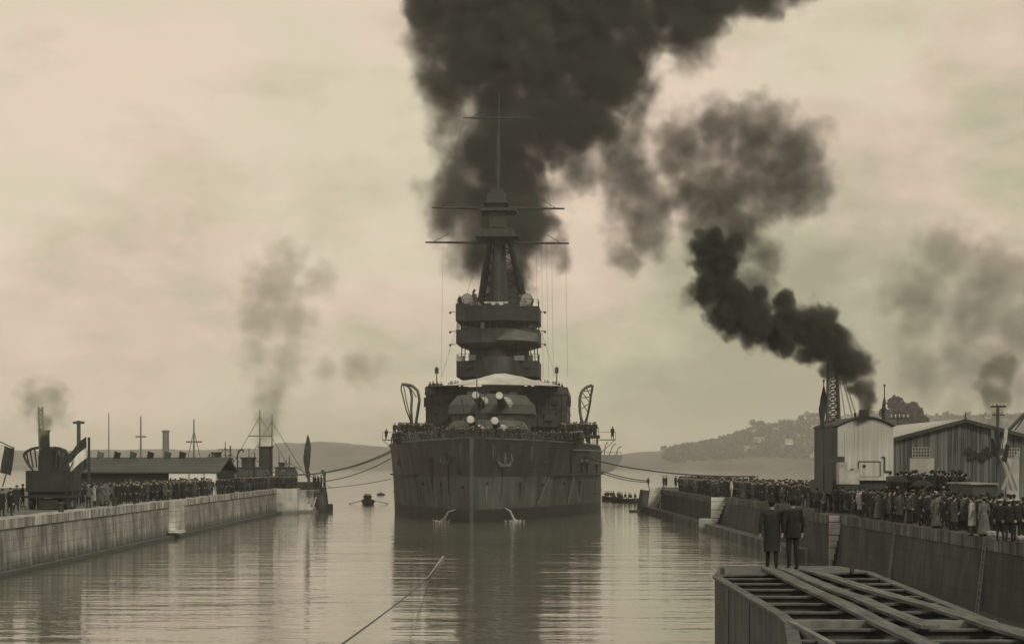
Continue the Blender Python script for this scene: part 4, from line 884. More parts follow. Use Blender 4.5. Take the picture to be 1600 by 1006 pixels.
MB().add([(x, y, CA - 1.1) for x, y in outl], [tuple(range(n))]).build('lower_deck', mat('caisson_inside', .04, .02, ns=2), ca)
for tab in (LE, RE):
    m_ = MB(); sg = 1 if tab is LE else -1
    for (y0, x0), (y1, x1) in zip(tab, tab[1:]):
        m_.loft([[(x0 - .05 * sg, y0, CA - .05), (x0 + .16 * sg, y0, CA - .05), (x0 + .16 * sg, y0, CA), (x0 - .05 * sg, y0, CA)], [(x1 - .05 * sg, y1, CA - .05), (x1 + .16 * sg, y1, CA - .05), (x1 + .16 * sg, y1, CA), (x1 - .05 * sg, y1, CA)]])
    m_.build('gunwale_angle', cs_top, ca)
# riveted vertical laps on the plating
for y in (42.5, 38.5): m_ = MB().box((le(y) - .005, y, 1.2), (.03, .22, 4.9)); m_.build('lap_strip', cs_m, ca)
MB().loft([[(x, y, CA - .03) for x, y in [(5.95, 50.1), (5.26, 45.9), (9.15, 47.2), (8.85, 50.1)]], [(x, y, CA + .012) for x, y in [(5.95, 50.1), (5.26, 45.9), (9.15, 47.2), (8.85, 50.1)]]]).build('end_deck', cs_top, ca)
for y in [45.0, 43.1, 41.1, 38.9, 36.9, 34.8, 33.0, 31.2, 29.2, 27.2, 25.2]:
    a, b2 = le(y) + .13, re_(y) - .13; m_ = MB(); m_.bx(a, b2, y - .13, y + .13, CA - .045, CA - .012).bx(a, b2, y - .02, y + .02, CA - .62, CA - .045).bx(a, b2, y - .1, y + .1, CA - .66, CA - .62)
    m_.build('cross_beam', cs_top, ca)
    for u in (a + .05, b2 - .1): MB().add([(u, y + .02, CA - .05), (u, y + .7, CA - .05), (u, y + .02, CA - .75), (u + .03, y + .02, CA - .05), (u + .03, y + .7, CA - .05), (u + .03, y + .02, CA - .75)], [(0, 1, 2), (5, 4, 3), (0, 3, 4, 1), (1, 4, 5, 2), (2, 5, 3, 0)]).build('bracket', cs_m, ca)
y0 = 32.1; MB().bx(le(y0) + .05, le(y0) + 1.55, y0 - .12, y0 - .0, CA - .5, CA + .06).bx(le(y0) + .0, le(y0) + .1, y0 - 4, y0, CA - .5, CA + .05).build('coaming', cs_lt, ca)
MB().bx(6.9, 8.35, 32.0, 32.15, CA - .35, CA + .05).build('coaming', cs_lt, ca)
# a small bollard and eye bolts
for x, y in ((5.45, 46.3), (8.7, 47.0)): MB().bar((x, y, CA), (x, y, CA + .16), .06, .05, 8).build('eye_bolt', iron, ca)
plank_m = mat('grey_plank', .16, .05, scale=(5, .35, 5), ns=2.5, rough=.9, bump=.5, det=9)
def plank(p0, p1, w, z, label):
    a, b2 = Vector((*p0, z)), Vector((*p1, z)); mb = MB(); d = b2 - a; k = 10; perp = Vector((-d.y, d.x, 0)).normalized() * w / 2; rs = []
    for i in range(k + 1):
        c = a.lerp(b2, i / k) + Vector((0, 0, .012 * math.sin(i * 1.3) )) + perp * .06 * math.sin(i * 2.2)
        rs.append([c - perp, c + perp, c + perp + Vector((0, 0, .06)), c - perp + Vector((0, 0, .06))])
    tag(mb.loft(rs).build('plank', plank_m), label, 'plank', 'walking planks laid over the caisson beams')
plank((6.75, 48.0), (6.2, 27.5), .30, CA + .03, 'long wooden plank nearest the left side of the caisson beams')
plank((7.08, 47.5), (6.9, 30.5), .30, CA + .04, 'second plank from the left along the caisson walkway')
plank((7.6, 47.3), (8.1, 26.5), .30, CA + .03, 'rightmost long plank of the caisson walkway, running to the bottom corner')
# ---------------------------------------------------------------- mooring ropes
def rope(name, a, b2, sag, r, label, group='mooring ropes of the battleship', cat='rope', n=18, m=rope_m):
    a, b2 = Vector(a), Vector(b2); pts = [a.lerp(b2, i / n) - Vector((0, 0, sag * 4 * (i / n) * (1 - i / n))) for i in range(n + 1)]
    return tag(MB().path(pts, r, 6).build(name, m), label, cat, group)
rope('mooring_rope', at(612, 703, 258), at(436, 741, 225), 1.0, .075, 'upper dark rope from the left bow of the battleship to the left quay')
rope('mooring_rope', at(612, 706, 257), at(450, 742, 226), .8, .075, 'second rope just below the upper one on the left')
rope('mooring_rope', at(611, 716, 257), at(505, 752, 256), .5, .07, 'steep lower rope from the battleship side to the left pier head')
rope('mooring_rope', at(611, 748, 258), at(512, 762, 257), .15, .045, 'thin pale low rope from the battleship to the left pier head')
rope('mooring_rope', at(880, 705, 250), at(1180, 744, 185), .9, .075, 'longest rope from the right rail of the battleship to the right quay crowd')
rope('mooring_rope', at(941, 736, 258), at(1012, 751, 259), .2, .08, 'short upper rope from the battleship to the right pier head')
rope('mooring_rope', at(941, 739, 258), at(1014, 753, 259), .3, .07, 'short lower rope from the battleship to the right pier head')
rope('towing_rope', at(500, 1030, 36), (-3.75, 110, .08), 0.1, .022, 'long tow rope rising out of the water toward the viewer', None, 'rope')
tag(MB().path([(-3.85, 106, .10), (-3.7, 133, .0)], .03, 8, r2=.08).build('floating_spar', mat('wet_wood', .35, .22, ns=2)), 'pale spar floating where the tow rope meets the water', 'spar')
# ---------------------------------------------------------------- flag helper
def flag_mesh(w, h, wave, n=14, k=9):
    v = []; f_ = []; mi = []
    for i in range(n + 1):
        for j in range(k + 1):
            u, t = i / n, j / k; v.append((u * w, wave * math.sin(u * 7 + t * 2) * u, t * h - .08 * h * math.sin(u * 3)))
    for i in range(n):
        for j in range(k): a = i * (k + 1) + j; f_.append((a, a + k + 1, a + k + 2, a + 1)); mi.append(min(2, j * 3 // k))
    return v, f_, mi
# ---------------------------------------------------------------- right crane
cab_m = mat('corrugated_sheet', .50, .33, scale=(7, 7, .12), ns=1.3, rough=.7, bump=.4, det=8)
cabd_m = mat('dark_corrugated_sheet', .07, .04, scale=(6, 6, .12), ns=1.3, rough=.7, bump=.3)  # darker copy of the sheet; puts shade into the cabin side walls' colour
D0 = 125.0; k_ = D0 / F
cx_, cy_ = at(1352, 700, D0).x, D0
cr = thing('steam_crane', (cx_, cy_, QZ), 'tall pale corrugated steam crane cabin with lattice jib on the right quay', 'crane')
xl, xr = at(1309, 0, D0).x, at(1396, 0, D0).x; zb = 5.35
arc = [(xl + (xr - xl) * i / 14, at(0, 669 - 15.5 * math.sin(math.pi * (i / 14 * .93 + .035)) if True else 0, D0).z) for i in range(15)]
BK = 9.0
prof = [(xl, zb)] + arc + [(xr, zb)]
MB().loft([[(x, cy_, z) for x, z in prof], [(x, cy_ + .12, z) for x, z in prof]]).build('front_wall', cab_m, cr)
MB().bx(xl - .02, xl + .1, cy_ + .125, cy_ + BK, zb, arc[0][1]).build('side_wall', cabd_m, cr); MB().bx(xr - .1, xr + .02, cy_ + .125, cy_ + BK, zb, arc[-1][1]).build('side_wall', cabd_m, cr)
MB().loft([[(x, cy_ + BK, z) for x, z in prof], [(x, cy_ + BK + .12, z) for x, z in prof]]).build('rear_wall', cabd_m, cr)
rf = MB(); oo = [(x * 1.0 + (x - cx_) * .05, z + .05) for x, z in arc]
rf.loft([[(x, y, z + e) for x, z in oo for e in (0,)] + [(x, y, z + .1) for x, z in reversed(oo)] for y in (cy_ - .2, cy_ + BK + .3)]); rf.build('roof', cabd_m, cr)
MB().bx(at(1320, 0, D0).x, at(1343, 0, D0).x, cy_ - .03, cy_ + .0, zb + .1, at(0, 674, D0).z).build('door', cab_m, cr)
for (x0, x1, y0, y1) in [(1341, 1375, 721, 744), (1382, 1393, 724, 735)]: MB().bx(at(x0, 0, D0).x, at(x1, 0, D0).x, cy_ - .05, cy_ - .0, at(0, y1, D0).z, at(0, y0, D0).z).build('hatch', cab_m, cr)
MB().path([(x, cy_ - .07, z) for x, z in [(at(1341, 0, D0).x, at(0, 744, D0).z), (at(1341, 0, D0).x, at(0, 721, D0).z), (at(1375, 0, D0).x, at(0, 721, D0).z), (at(1375, 0, D0).x, at(0, 744, D0).z)]], .035, 4).path([(x, cy_ - .07, z) for x, z in [(at(1377, 0, D0).x, at(0, 714, D0).z), (at(1382, 0, D0).x, at(0, 714, D0).z), (at(1382, 0, D0).x, at(0, 737, D0).z), (at(1393, 0, D0).x, at(0, 737, D0).z)]], .04, 4).build('hatch_frame', iron, cr)
MB().bar((at(1350, 0, D0).x, cy_ - .1, at(0, 728, D0).z), (at(1350, 0, D0).x, cy_, at(0, 728, D0).z), .11, n=12).build('porthole', iron, cr)
MB().bx(at(1305, 0, D0).x - .4, at(1319, 0, D0).x, cy_ - .12, cy_ - .0, at(0, 722, D0).z, at(0, 713, D0).z).build('side_box', iron, cr)
MB().bx(at(1306, 0, D0).x, at(1337, 0, D0).x, cy_ - 1.3, cy_ - .15, at(0, 756, D0).z, at(0, 735, D0).z).bx(at(1306, 0, D0).x, at(1318, 0, D0).x, cy_ - 1.3, cy_ - .15, at(0, 735, D0).z, at(0, 722, D0).z).bx(at(1328, 0, D0).x, at(1337, 0, D0).x, cy_ - 1.2, cy_ - .2, at(0, 735, D0).z, at(0, 733, D0).z + .06).build('water_tank', mat('tank_paint', .50, .25, ns=1.5), cr)
ch = MB().bx(xl - .3, xr + .1, cy_ + .3, cy_ + BK, 4.45, zb - .02); ch.bx(at(1308, 0, D0).x, at(1337, 0, D0).x, cy_ - 1.25, cy_ + .1, 3.5, 5.05); ch.build('undercarriage', iron, cr)
for i in range(4):
    for x in (xl + .3, xr - .6): MB().bar((x, cy_ + 1 + i * 2.2, QZ + .5), (x + .25, cy_ + 1 + i * 2.2, QZ + .5), .5, n=16).build('wheel', iron, cr)
p = at(1350, 655, D0 + 3); MB().bar((p.x, p.y, 9), (p.x, p.y, at(0, 640, D0 + 3).z), .36, .33, 14).bar((p.x, p.y, at(0, 655, D0).z), (p.x, p.y, at(0, 652, D0).z), .45, .45, 14).build('chimney', iron, cr)
p = at(1336, 650, D0 + 1); MB().bar((p.x, p.y, 9), (p.x, p.y, at(0, 644, D0).z), .07, n=6).build('whistle', iron, cr)
# jib behind the cab's left part, leaning away
jb = MB(); b0, b1 = at(1302, 672, D0 + 9), at(1301, 560, D0 + 26); wj_ = .5
cs4 = []
for t_ in [i / 11 for i in range(12)]:
    c = b0.lerp(b1, t_); hw = .42 * (1 - .25 * t_); cs4.append([c + Vector((sx_ * hw, sy_ * .4, 0)) for sx_, sy_ in ((-1, -1), (1, -1), (1, 1), (-1, 1))])
for j in range(4): jb.path([q[j] for q in cs4], .075, 5)
for i in range(11):
    for j in range(4): jb.bar(cs4[i][j], cs4[i + 1][(j + 1) % 4], .04, n=4).bar(cs4[i][(j + 1) % 4], cs4[i + 1][j], .04, n=4).bar(cs4[i][j], cs4[i][(j + 1) % 4], .04, n=4)
jb.build('jib', iron, cr)
MB().bar(at(1316, 590, D0 + 20), at(1334, 658, D0 + 5), .06, n=5).bar(at(1320, 592, D0 + 20), at(1340, 656, D0 + 5), .06, n=5).bar(at(1311, 588, D0 + 20), at(1322, 660, D0 + 5), .05, n=5).build('jib_stay', mat('stay_steel', .3, .2), cr)
MB().bx(b0.x - .8, b0.x + 1.5, D0 + 5, D0 + 9.5, 8.2, 9.4).build('jib_foot', cabd_m, cr)
# hut to the left (dark side body)
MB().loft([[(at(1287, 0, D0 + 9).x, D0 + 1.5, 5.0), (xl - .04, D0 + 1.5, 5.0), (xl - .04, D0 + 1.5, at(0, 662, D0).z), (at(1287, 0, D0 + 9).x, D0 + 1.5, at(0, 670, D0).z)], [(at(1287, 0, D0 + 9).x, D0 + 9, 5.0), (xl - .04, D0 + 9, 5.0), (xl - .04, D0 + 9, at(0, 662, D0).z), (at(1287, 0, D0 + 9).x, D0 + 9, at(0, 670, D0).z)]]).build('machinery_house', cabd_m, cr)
def furled(name, px, y_top, y_bot, D, y_f0, y_f1, w0, label, zbase):
    a = at(px, y_top, D); t = thing(name, (a.x, D, zbase), label, 'flagpole'); MB().bar((a.x, D, zbase), a, .05, .035, 6).ell(a, .08, 6, 5).build('pole', iron, t)
    mb = MB(); z0, z1 = at(0, y_f1, D).z, at(0, y_f0, D).z; rs = []
    for i in range(9):
        u = i / 8; r = w0 * (.25 + 1.1 * math.sin(min(u * 1.15, 1) * math.pi * .85 + .15)); z = z1 + (z0 - z1) * u; r *= 1 if u < .95 else .5
        rs.append([(a.x - .12 * u + r * math.cos(q) * (1 + .3 * math.sin(3 * q + i)), D + r * .6 * math.sin(q), z + .1 * math.sin(2 * q)) for q in [2 * math.pi * j / 10 for j in range(10)]])
    mb.loft(rs).build('furled_flag', mat('flag_bunting', .05, .025, ns=3), t)
furled('flagpole', 1287, 595, 670, D0 + 1, 606, 669, .16, 'flagpole with dark furled flag at the left corner of the crane cabin', QZ)
furled('flagpole', 1382, 602, 660, D0 + 2, 620, 660, .09, 'thin flagpole with narrow furled flag above the right of the crane cabin', QZ + 2)
furled('flagpole', 481, 680, 760, 235, 682, 745, .30, 'flagpole with dark furled flag among the crowd near the left pier head', QZ)
# ---------------------------------------------------------------- plank shed
D1 = 150.0; sh = thing('plank_shed', (at(1505, 0, D1).x, D1, QZ), 'long gabled shed of weathered vertical planks on the right quay', 'shed')
pk = mat('shed_planks', .17, .05, scale=(5, 5, .1), ns=1.4, rough=.9, bump=.5, det=9, lo=.4, hi=.6)
x0, x1, xm = at(1396, 0, D1).x, at(1618, 0, D1).x, at(1506, 0, D1).x; ze, zr = at(0, 686, D1).z, at(0, 658, D1).z
MB().loft([[(x, y, z) for x, z in ((x0, QZ), (x0, ze), (xm, zr), (x1, ze), (x1, QZ))] for y in (D1, D1 + .2)]).build('gable_wall', pk, sh)
# board relief: each board a little proud, broken up
bd = MB(); rr = random.Random(3); pk2 = mat('shed_planks_bleached', .23, .09, scale=(5, 5, .1), ns=1.4, rough=.9, bump=.5, det=9); pk3 = mat('shed_planks_tarred', .11, .04, scale=(5, 5, .1), ns=1.4, rough=.9, bump=.5, det=9); x = x0 + .05
while x < x1 - .3:
    w_ = rr.uniform(.12, .2); top_z = (ze + (zr - ze) * (1 - abs((x + w_ / 2) - xm) / (xm - x0))) - .12; bd.bx(x, x + w_ - .02, D1 - rr.uniform(.015, .05), D1 + .05, QZ, top_z - rr.uniform(0, .05), rr.choice([0, 0, 0, 1, 2, 2])); x += w_
bd.build('boards', [pk, pk2, pk3], sh)
MB().bx(x0, x0 + .2, D1 + .2, D1 + 30, QZ, ze).build('side_wall', pk, sh); MB().bx(x1 - .2, x1, D1 + .2, D1 + 30, QZ, ze).build('side_wall', pk, sh)
roof_l = mat('pale_roof', .46, .34, scale=(.3, 3, 1), ns=1, rough=.8)
MB().loft([[(x0 - .6, y, ze - .12), (xm, y, zr + .06), (x1 + .6, y, ze - .12), (x1 + .6, y, ze + .0), (xm, y, zr + .2), (x0 - .6, y, ze + .0)] for y in (D1 - .5, D1 + 30.5)]).build('roof', roof_l, sh)
fa = MB()
for a_, b_ in (((x0 - .65, ze - .16), (xm, zr + .04)), ((x1 + .65, ze - .16), (xm, zr + .04))): fa.beam((a_[0], D1 - .56, a_[1]), (b_[0], D1 - .56, b_[1]), .08, .28)
fa.bar((xm, D1 - .56, zr), (xm, D1 - .56, zr + .75), .1, .02, 6); fa.build('barge_board', mat('dark_trim', .06, .03), sh)
MB().bx(at(1421, 0, D1).x, at(1459, 0, D1).x, D1 - .1, D1 - .05, QZ, at(0, 715.5, D1).z).build('door', mat('door_paint', .40, .28, ns=.8), sh)
def window(px0, px1, py0, py1, nx_, nz_):
    a, b2 = at(px0, py1, D1), at(px1, py0, D1); w_ = MB().bx(a.x, b2.x, D1 - .1, D1 - .055, a.z, b2.z).build('window', glass, sh); fr = MB()
    for i in range(nx_ + 1): x = a.x + (b2.x - a.x) * i / nx_; fr.bx(x - .035, x + .035, D1 - .14, D1 - .103, a.z, b2.z)
    for j in range(nz_ + 1): z = a.z + (b2.z - a.z) * j / nz_; fr.bx(a.x, b2.x, D1 - .146, D1 - .141, z - .035, z + .035)
    fr.build('glazing_bars', mat('grey_paint', .33, .2), w_)
window(1425, 1452, 699, 714, 6, 3); window(1572, 1592, 700, 715, 5, 3)
MB().bx(at(1572, 0, D1).x, at(1592, 0, D1).x, D1 - .1, D1 - .05, QZ, at(0, 716, D1).z).build('door', mat('door_paint', .4), sh)
for i, (px, py) in enumerate([(1512, 704), (1522, 710), (1530, 712), (1540, 703), (1516, 713), (1536, 716), (1545, 710)]):
    a = at(px, py, D1 - .25); t = thing('pennant', (a.x, a.y, a.z), 'one of the small dark flags pinned to the shed gable right of its middle', 'flag', 'small flags pinned to the shed gable')
    MB().bar((0, 0, .35), (-.28, -.1, -.45), .02, n=5).build('stick', iron, t, local=True); MB().add([(0, 0, .35), (.35, -.03, .1), (.2, -.06, -.3), (-.15, -.05, -.1), (0, .02, .35), (.35, -.01, .1), (.2, -.04, -.3), (-.15, -.03, -.1)], [(0, 1, 2, 3), (7, 6, 5, 4), (0, 4, 5, 1), (1, 5, 6, 2), (2, 6, 7, 3), (3, 7, 4, 0)]).build('cloth', cl['charcoal'], t, local=True)
# braces and flag cluster at the pole
t = thing('utility_pole', (at(1559, 0, 140).x, 140, QZ), 'tall pole with insulators and small flags in front of the shed', 'pole'); a = at(1559, 631, 140)
MB().bar((a.x, 140, QZ), a, .14, .11, 8).build('post', mat('pole_wood', .09, .05, ns=2), t)
MB().bx(a.x - .55, a.x + .55, 139.8, 139.92, a.z - .25, a.z - .12).bx(a.x - .45, a.x + .45, 139.8, 139.92, a.z - .85, a.z - .75).build('crossarm', iron, t)
for i in range(5): MB().bar((a.x - .5 + .25 * i, 139.85, a.z - .12), (a.x - .5 + .25 * i, 139.85, a.z + .08), .045, n=6).build('insulator', white_m, t)
for i, (px, py, ang, c_) in enumerate([(1552, 712, -.5, 'black'), (1566, 700, .25, 'white'), (1556, 700, -.2, 'charcoal'), (1566, 720, .6, 'charcoal'), (1549, 702, -.15, 'mid')]):
    a = at(px, py, 139.5); b2 = a + Vector((math.sin(ang) * .5, -.1, 1.5 * math.cos(ang))); f_ = MB(); u = Vector((.26, 0, -.1))
    MB().bar(a - (b2 - a) * .3, b2, .03, n=5).build('flag_stick', iron, t); f_.add([b2, b2 + u, a + u * 1.2, a - u * .3, b2 + Vector((0, .04, 0)), b2 + u + Vector((0, .04, 0)), a + u * 1.2 + Vector((0, .04, 0)), a - u * .3 + Vector((0, .04, 0))], [(0, 1, 2, 3), (7, 6, 5, 4), (0, 4, 5, 1), (1, 5, 6, 2), (2, 6, 7, 3), (3, 7, 4, 0)]); f_.build('flag', cl[c_], t)
t = thing('timber_trestle', (at(1577, 0, 146).x, 146, QZ), 'pale crossed timber braces leaning by the shed at the right edge', 'trestle')
for a_, b_ in (((1564, 712), (1582, 765)), ((1592, 706), (1566, 765)), ((1571, 712), (1590, 765))): MB().bar(at(*a_, 146), at(*b_, 146), .14, n=6).build('brace', mat('pale_timber', .38, .25), t)
t = thing('utility_pole', (at(1405, 0, 210).x, 210, QZ), 'short telegraph pole seen over the shed roof beside the crane cabin', 'pole'); a = at(1405, 649, 210)
MB().bar((a.x, 210, QZ), a, .3, .26, 8).build('post', mat('pole_wood', .09), t); MB().bx(a.x - 1.0, a.x + 1.0, 209.7, 209.9, a.z - .4, a.z - .2).bx(a.x - .6, a.x + .6, 209.7, 209.9, a.z + .2, a.z + .3).build('crossarm', iron, t)
for i in range(5): MB().bar((a.x - .9 + .45 * i, 209.8, a.z - .2), (a.x - .9 + .45 * i, 209.8, a.z + .12), .07, n=6).build('insulator', white_m, t)
t = thing('derrick_crane', (at(1620, 0, 230).x, 230, QZ), 'slanting derrick crane arm cut by the right edge above the shed', 'crane')
MB().bar(at(1576, 672, 230), at(1615, 632, 230), .22, n=6).bar(at(1586, 672, 230), at(1615, 632, 230), .1, n=5).bar(at(1576, 672, 230), at(1610, 745, 230), .15, n=6).build('arm', iron, t); MB().bar(at(1618, 755, 230), at(1618, 630, 230), .4, n=8).build('mast', iron, t)
# platform wagon with crates/people behind the near crowd
t = thing('flat_wagon', (at(1455, 0, 110).x, 110, QZ), 'low dark railway wagon with onlookers standing on it before the shed', 'wagon')
wx0, wx1 = at(1395, 0, 110).x, at(1512, 0, 110).x
MB().bx(wx0, wx1, 108.6, 111.4, QZ + .85, QZ + 1.05).build('deck', wood, t); MB().bx(wx0, wx1, 108.7, 111.3, QZ + .55, QZ + .84).build('frame', iron, t)
for i in range(4):
    for y in (108.9, 110.9): MB().bar((wx0 + .7 + i * (wx1 - wx0 - 1.4) / 3, y, QZ + .42), (wx0 + .7 + i * (wx1 - wx0 - 1.4) / 3, y + .15, QZ + .42), .42, n=14).build('wheel', iron, t)
t = thing('covered_wagon', (at(1545, 0, 100).x, 100, QZ), 'dark closed wagon with a pale roof edge behind the near right crowd', 'wagon')
vx0, vx1 = at(1520, 0, 98).x, at(1556, 0, 98).x
MB().bx(vx0, vx1, 98, 103, QZ + .6, at(0, 757, 98).z).build('body', cabd_m, t); MB().bx(vx0 - .12, vx1 + .12, 97.85, 103.2, at(0, 757, 98).z, at(0, 754.6, 98).z).build('roof', mat('grey_paint', .33), t)
for i in range(3):
    for x in (vx0 + .1, vx1 - .25): MB().bar((x, 99 + 1.6 * i, QZ + .42), (x + .15, 99 + 1.6 * i, QZ + .42), .42, n=14).build('wheel', iron, t)
# umbrellas
for px, py, D, lb in [(1403, 751, 101, 'broad dark umbrella held over the crowd beneath the crane cabin corner'), (1441, 757, 97, 'dark umbrella held over the crowd before the shed door')]:
    a = at(px, py - 7, D); t = thing('umbrella', (a.x, a.y, a.z - .9), lb, 'umbrella'); n_ = 12; rs = []
    for i in range(6): u = i / 5; rs.append([(a.x + .58 * math.sin(u * 1.35) * math.cos(q), a.y + .58 * math.sin(u * 1.35) * math.sin(q), a.z - .36 * (1 - math.cos(u * 1.35)) ) for q in [2 * math.pi * j / n_ for j in range(n_)]])
    MB().loft(rs, cap=False).build('canopy', dark_cloth, t); MB().bar((a.x, a.y, a.z + .08), (a.x, a.y, a.z - .9), .014, n=6).build('shaft', iron, t)
rk = mat('rubble_stone', .40, .22, ns=3, bump=.4); rr = random.Random(8)
for i in range(11):
    y = 84.6 - i * .72 + rr.uniform(-.1, .1); r = rr.uniform(.12, .2); b = MB().ell((0, 0, r * .6), (r * 1.2, r, r * .8), 8, 5); b.v = [Vector(v) * rr.uniform(.85, 1.12) for v in b.v]
    o = b.build('rubble_stone', rk); o.location = (RX + .75 + .25 + rr.uniform(-.05, .15), y, QZ + .03); o.location.x = RX + .95 + rr.uniform(-.05, .1); tag(o, 'pale lump of stone in the row along the near right quay edge', 'stone', 'pale stones along the near quay edge')
# ---------------------------------------------------------------- left quay crane
D2 = 136.0; lc = thing('steam_crane', (at(71, 0, D2).x, D2, QZ), 'squat black steam crane facing the viewer on the left quay under a smoke puff', 'crane')
A2 = lambda px, py, d=0: at(px, py, D2 + d)
def bp2(x0, x1, y0, y1, d0, d1): a, b2 = A2(x0, y1), A2(x1, y0); return (a.x, b2.x, D2 + d0, D2 + d1, a.z, b2.z)
MB().bx(*bp2(40, 103, 735, 768, 0, 5)).bx(*bp2(44, 100, 768, 775, .3, 4.7)).build('body', steel_dark, lc)
MB().bx(*bp2(36, 106, 774, 778, .2, 4.5)).bx(*bp2(58, 88, 780, 793, .4, 4)).build('chassis', steel_dark, lc)
for x in (45, 98):
    for y in (1, 3.4): a = A2(x, 783); MB().bar((a.x - .15, D2 + y, QZ + .55), (a.x + .15, D2 + y, QZ + .55), .55, n=16).build('wheel', steel_dark, lc)
MB().loft([[(A2(x_, 0).x, y, A2(0, y_).z) for x_, y_ in ((57, 735), (57, 712), (61, 701), (72, 697), (84, 701), (90, 712), (90, 735))] for y in (D2 + .5, D2 + 4)]).build('boiler_house', steel_dark, lc)
a = A2(68, 700, 1.5); MB().bar((a.x + .1, a.y, a.z), (a.x + .1, a.y, A2(0, 672).z), .36, .32, 14).bar((a.x + .1, a.y, A2(0, 674).z), (a.x + .1, a.y, A2(0, 671).z), .4, .4, 14).build('chimney', iron, lc)
jb = MB(); q0, q1 = [A2(63, 715, 4), A2(69, 715, 4)], [A2(60.5, 637, 16), A2(66, 637, 16)]
for i in range(2): jb.bar(q0[i], q1[i], .1, n=5)
for i in range(10): jb.bar(q0[0].lerp(q1[0], i / 10), q0[1].lerp(q1[1], (i + 1) / 10), .05, n=4).bar(q0[1].lerp(q1[1], i / 10), q0[0].lerp(q1[0], (i + 1) / 10), .05, n=4)
jb.build('jib', iron, lc)
for sg in (-1, 1):
    X = lambda u: 72 + sg * u; m_ = MB().path([A2(X(u), y) for u, y in ((12, 699), (22, 701), (30, 705), (35, 711))], .11, 6).path([A2(X(u), y) for u, y in ((35, 711), (30, 722), (20, 735))], .09, 6)
    for u, y in ((18, 700), (25, 703), (31, 706)): m_.bar(A2(X(u), y), A2(X(u * .82), 730), .06, n=5)
    m_.build('bow_brace', iron, lc)
def flagged(name, base, top, w, h, cols_, label, wave=.12, droop=0, ang=0):
    base, top = Vector(base), Vector(top); t = thing(name, base, label, 'flag'); MB().bar(base, top, .05, .035, 6).build('pole', iron, t)
    v, f_, mi = flag_mesh(w, h, wave); d = (base - top).normalized(); u = Vector((math.cos(ang), 0, math.sin(ang)))
    mb = MB(); mb.v = [top + u * x + Vector((0, y, 0)) + d * (h - z) for x, y, z in v]; mb.f = f_; mb.m = mi; mb.build('cloth', cols_, t, smooth=True)
fb, fw = mat('dark_bunting', .05, .035, ns=3), mat('white_bunting', .75, .65, ns=3)
ft = A2(134, 683, -1)
# striped flag on a slanting staff
t = thing('striped_flag', A2(101, 748, -1), 'flag of dark, white and dark bands on a slanting staff right of the left crane', 'flag'); MB().bar(A2(101, 748, -1), ft, .05, .035, 6).build('pole', iron, t)
mb = MB(); n_ = 12
for bnd in range(3):
    vs = []
    for i in range(n_ + 1):
        for j in range(4):
            u = i / n_; tt = (bnd + j / 3) / 3; p0 = Vector((104 + 30 * u, 711 - 29 * u)); p1 = Vector((113 + 24 * u, 749 - 18 * u)); p = p0.lerp(p1, tt); q = A2(p.x, p.y + 1.2 * math.sin(u * 6 + tt), -1); q.y += .18 * math.sin(u * 8 + tt * 3); vs.append(q)
    mb.add(vs, [(i * 4 + j, (i + 1) * 4 + j, (i + 1) * 4 + j + 1, i * 4 + j + 1) for i in range(n_) for j in range(3)], [0, 1, 0][bnd])
mb.build('cloth', [fb, fw], t, smooth=True)
t = thing('striped_flag', A2(4, 760, -2), 'flag of white and dark upright bands cut by the left edge', 'flag'); MB().bar(A2(4, 760, -2), A2(22, 698, -2), .05, .04, 6).bar(A2(-4, 688, -2), A2(22, 700, -2), .04, n=5).build('pole', iron, t); mb = MB()
for bnd, (xa, xb, mm) in enumerate([(-14, 6, 1), (6, 22, 0)]):
    vs = []
    for i in range(7):
        for j in range(7): u = i / 6; tt = j / 6; x = xa + (xb - xa) * u; q = A2(x - 5 * tt, 690 + (x + 14) * .3 + 42 * tt, -2); q.y += .2 * math.sin(x * .3 + tt * 3); vs.append(q)
    mb.add(vs, [(i * 7 + j, (i + 1) * 7 + j, (i + 1) * 7 + j + 1, i * 7 + j + 1) for i in range(6) for j in range(6)], mm)
mb.build('cloth', [fb, fw], t, smooth=True)
# ---------------------------------------------------------------- left sheds, masts, ships
D3 = 205.0; A3 = lambda px, py, d=0: at(px, py, D3 + d)
ls = thing('long_shed', (A3(240, 0).x, D3, QZ), 'long low dark-roofed shed with a pale wall on the left quay', 'shed')
xa, xb = A3(122, 0).x, A3(346, 0).x; ze_, zr_ = A3(0, 736.5).z, A3(0, 714).z
roofd = mat('dark_shed_roof', .075, .05, scale=(.4, 2, 1), ns=1, rough=.9)
MB().loft([[(x, D3 - 3.4, ze_), (x, D3 + 4, zr_), (x, D3 + 11, ze_), (x, D3 + 11, ze_ - .15), (x, D3 + 4, zr_ - .15), (x, D3 - 3.4, ze_ - .15)] for x in (xa - .3, xb + .3)]).build('roof', roofd, ls)
MB().bx(xa, A3(272, 0).x, D3 - 2.6, D3 + 10, QZ, ze_ + .1).build('dark_wall', supd_m, ls); MB().bx(A3(272, 0).x + .01, xb, D3 - 2.4, D3 + 10, QZ, ze_ + .1).build('dark_wall', supd_m, ls); MB().bx(A3(272, 0).x + .01, xb - .1, D3 - 3.3, D3 - 2.45, QZ, ze_ - .02).build('pale_wall', mat('limewash', .7, .6, ns=.5), ls)
for px in (302, 325): MB().bx(A3(px, 0).x, A3(px + 2.5, 0).x, D3 - 3.36, D3 - 3.3, QZ, ze_ - .1).build('pilaster', mat('grey_paint', .33), ls)
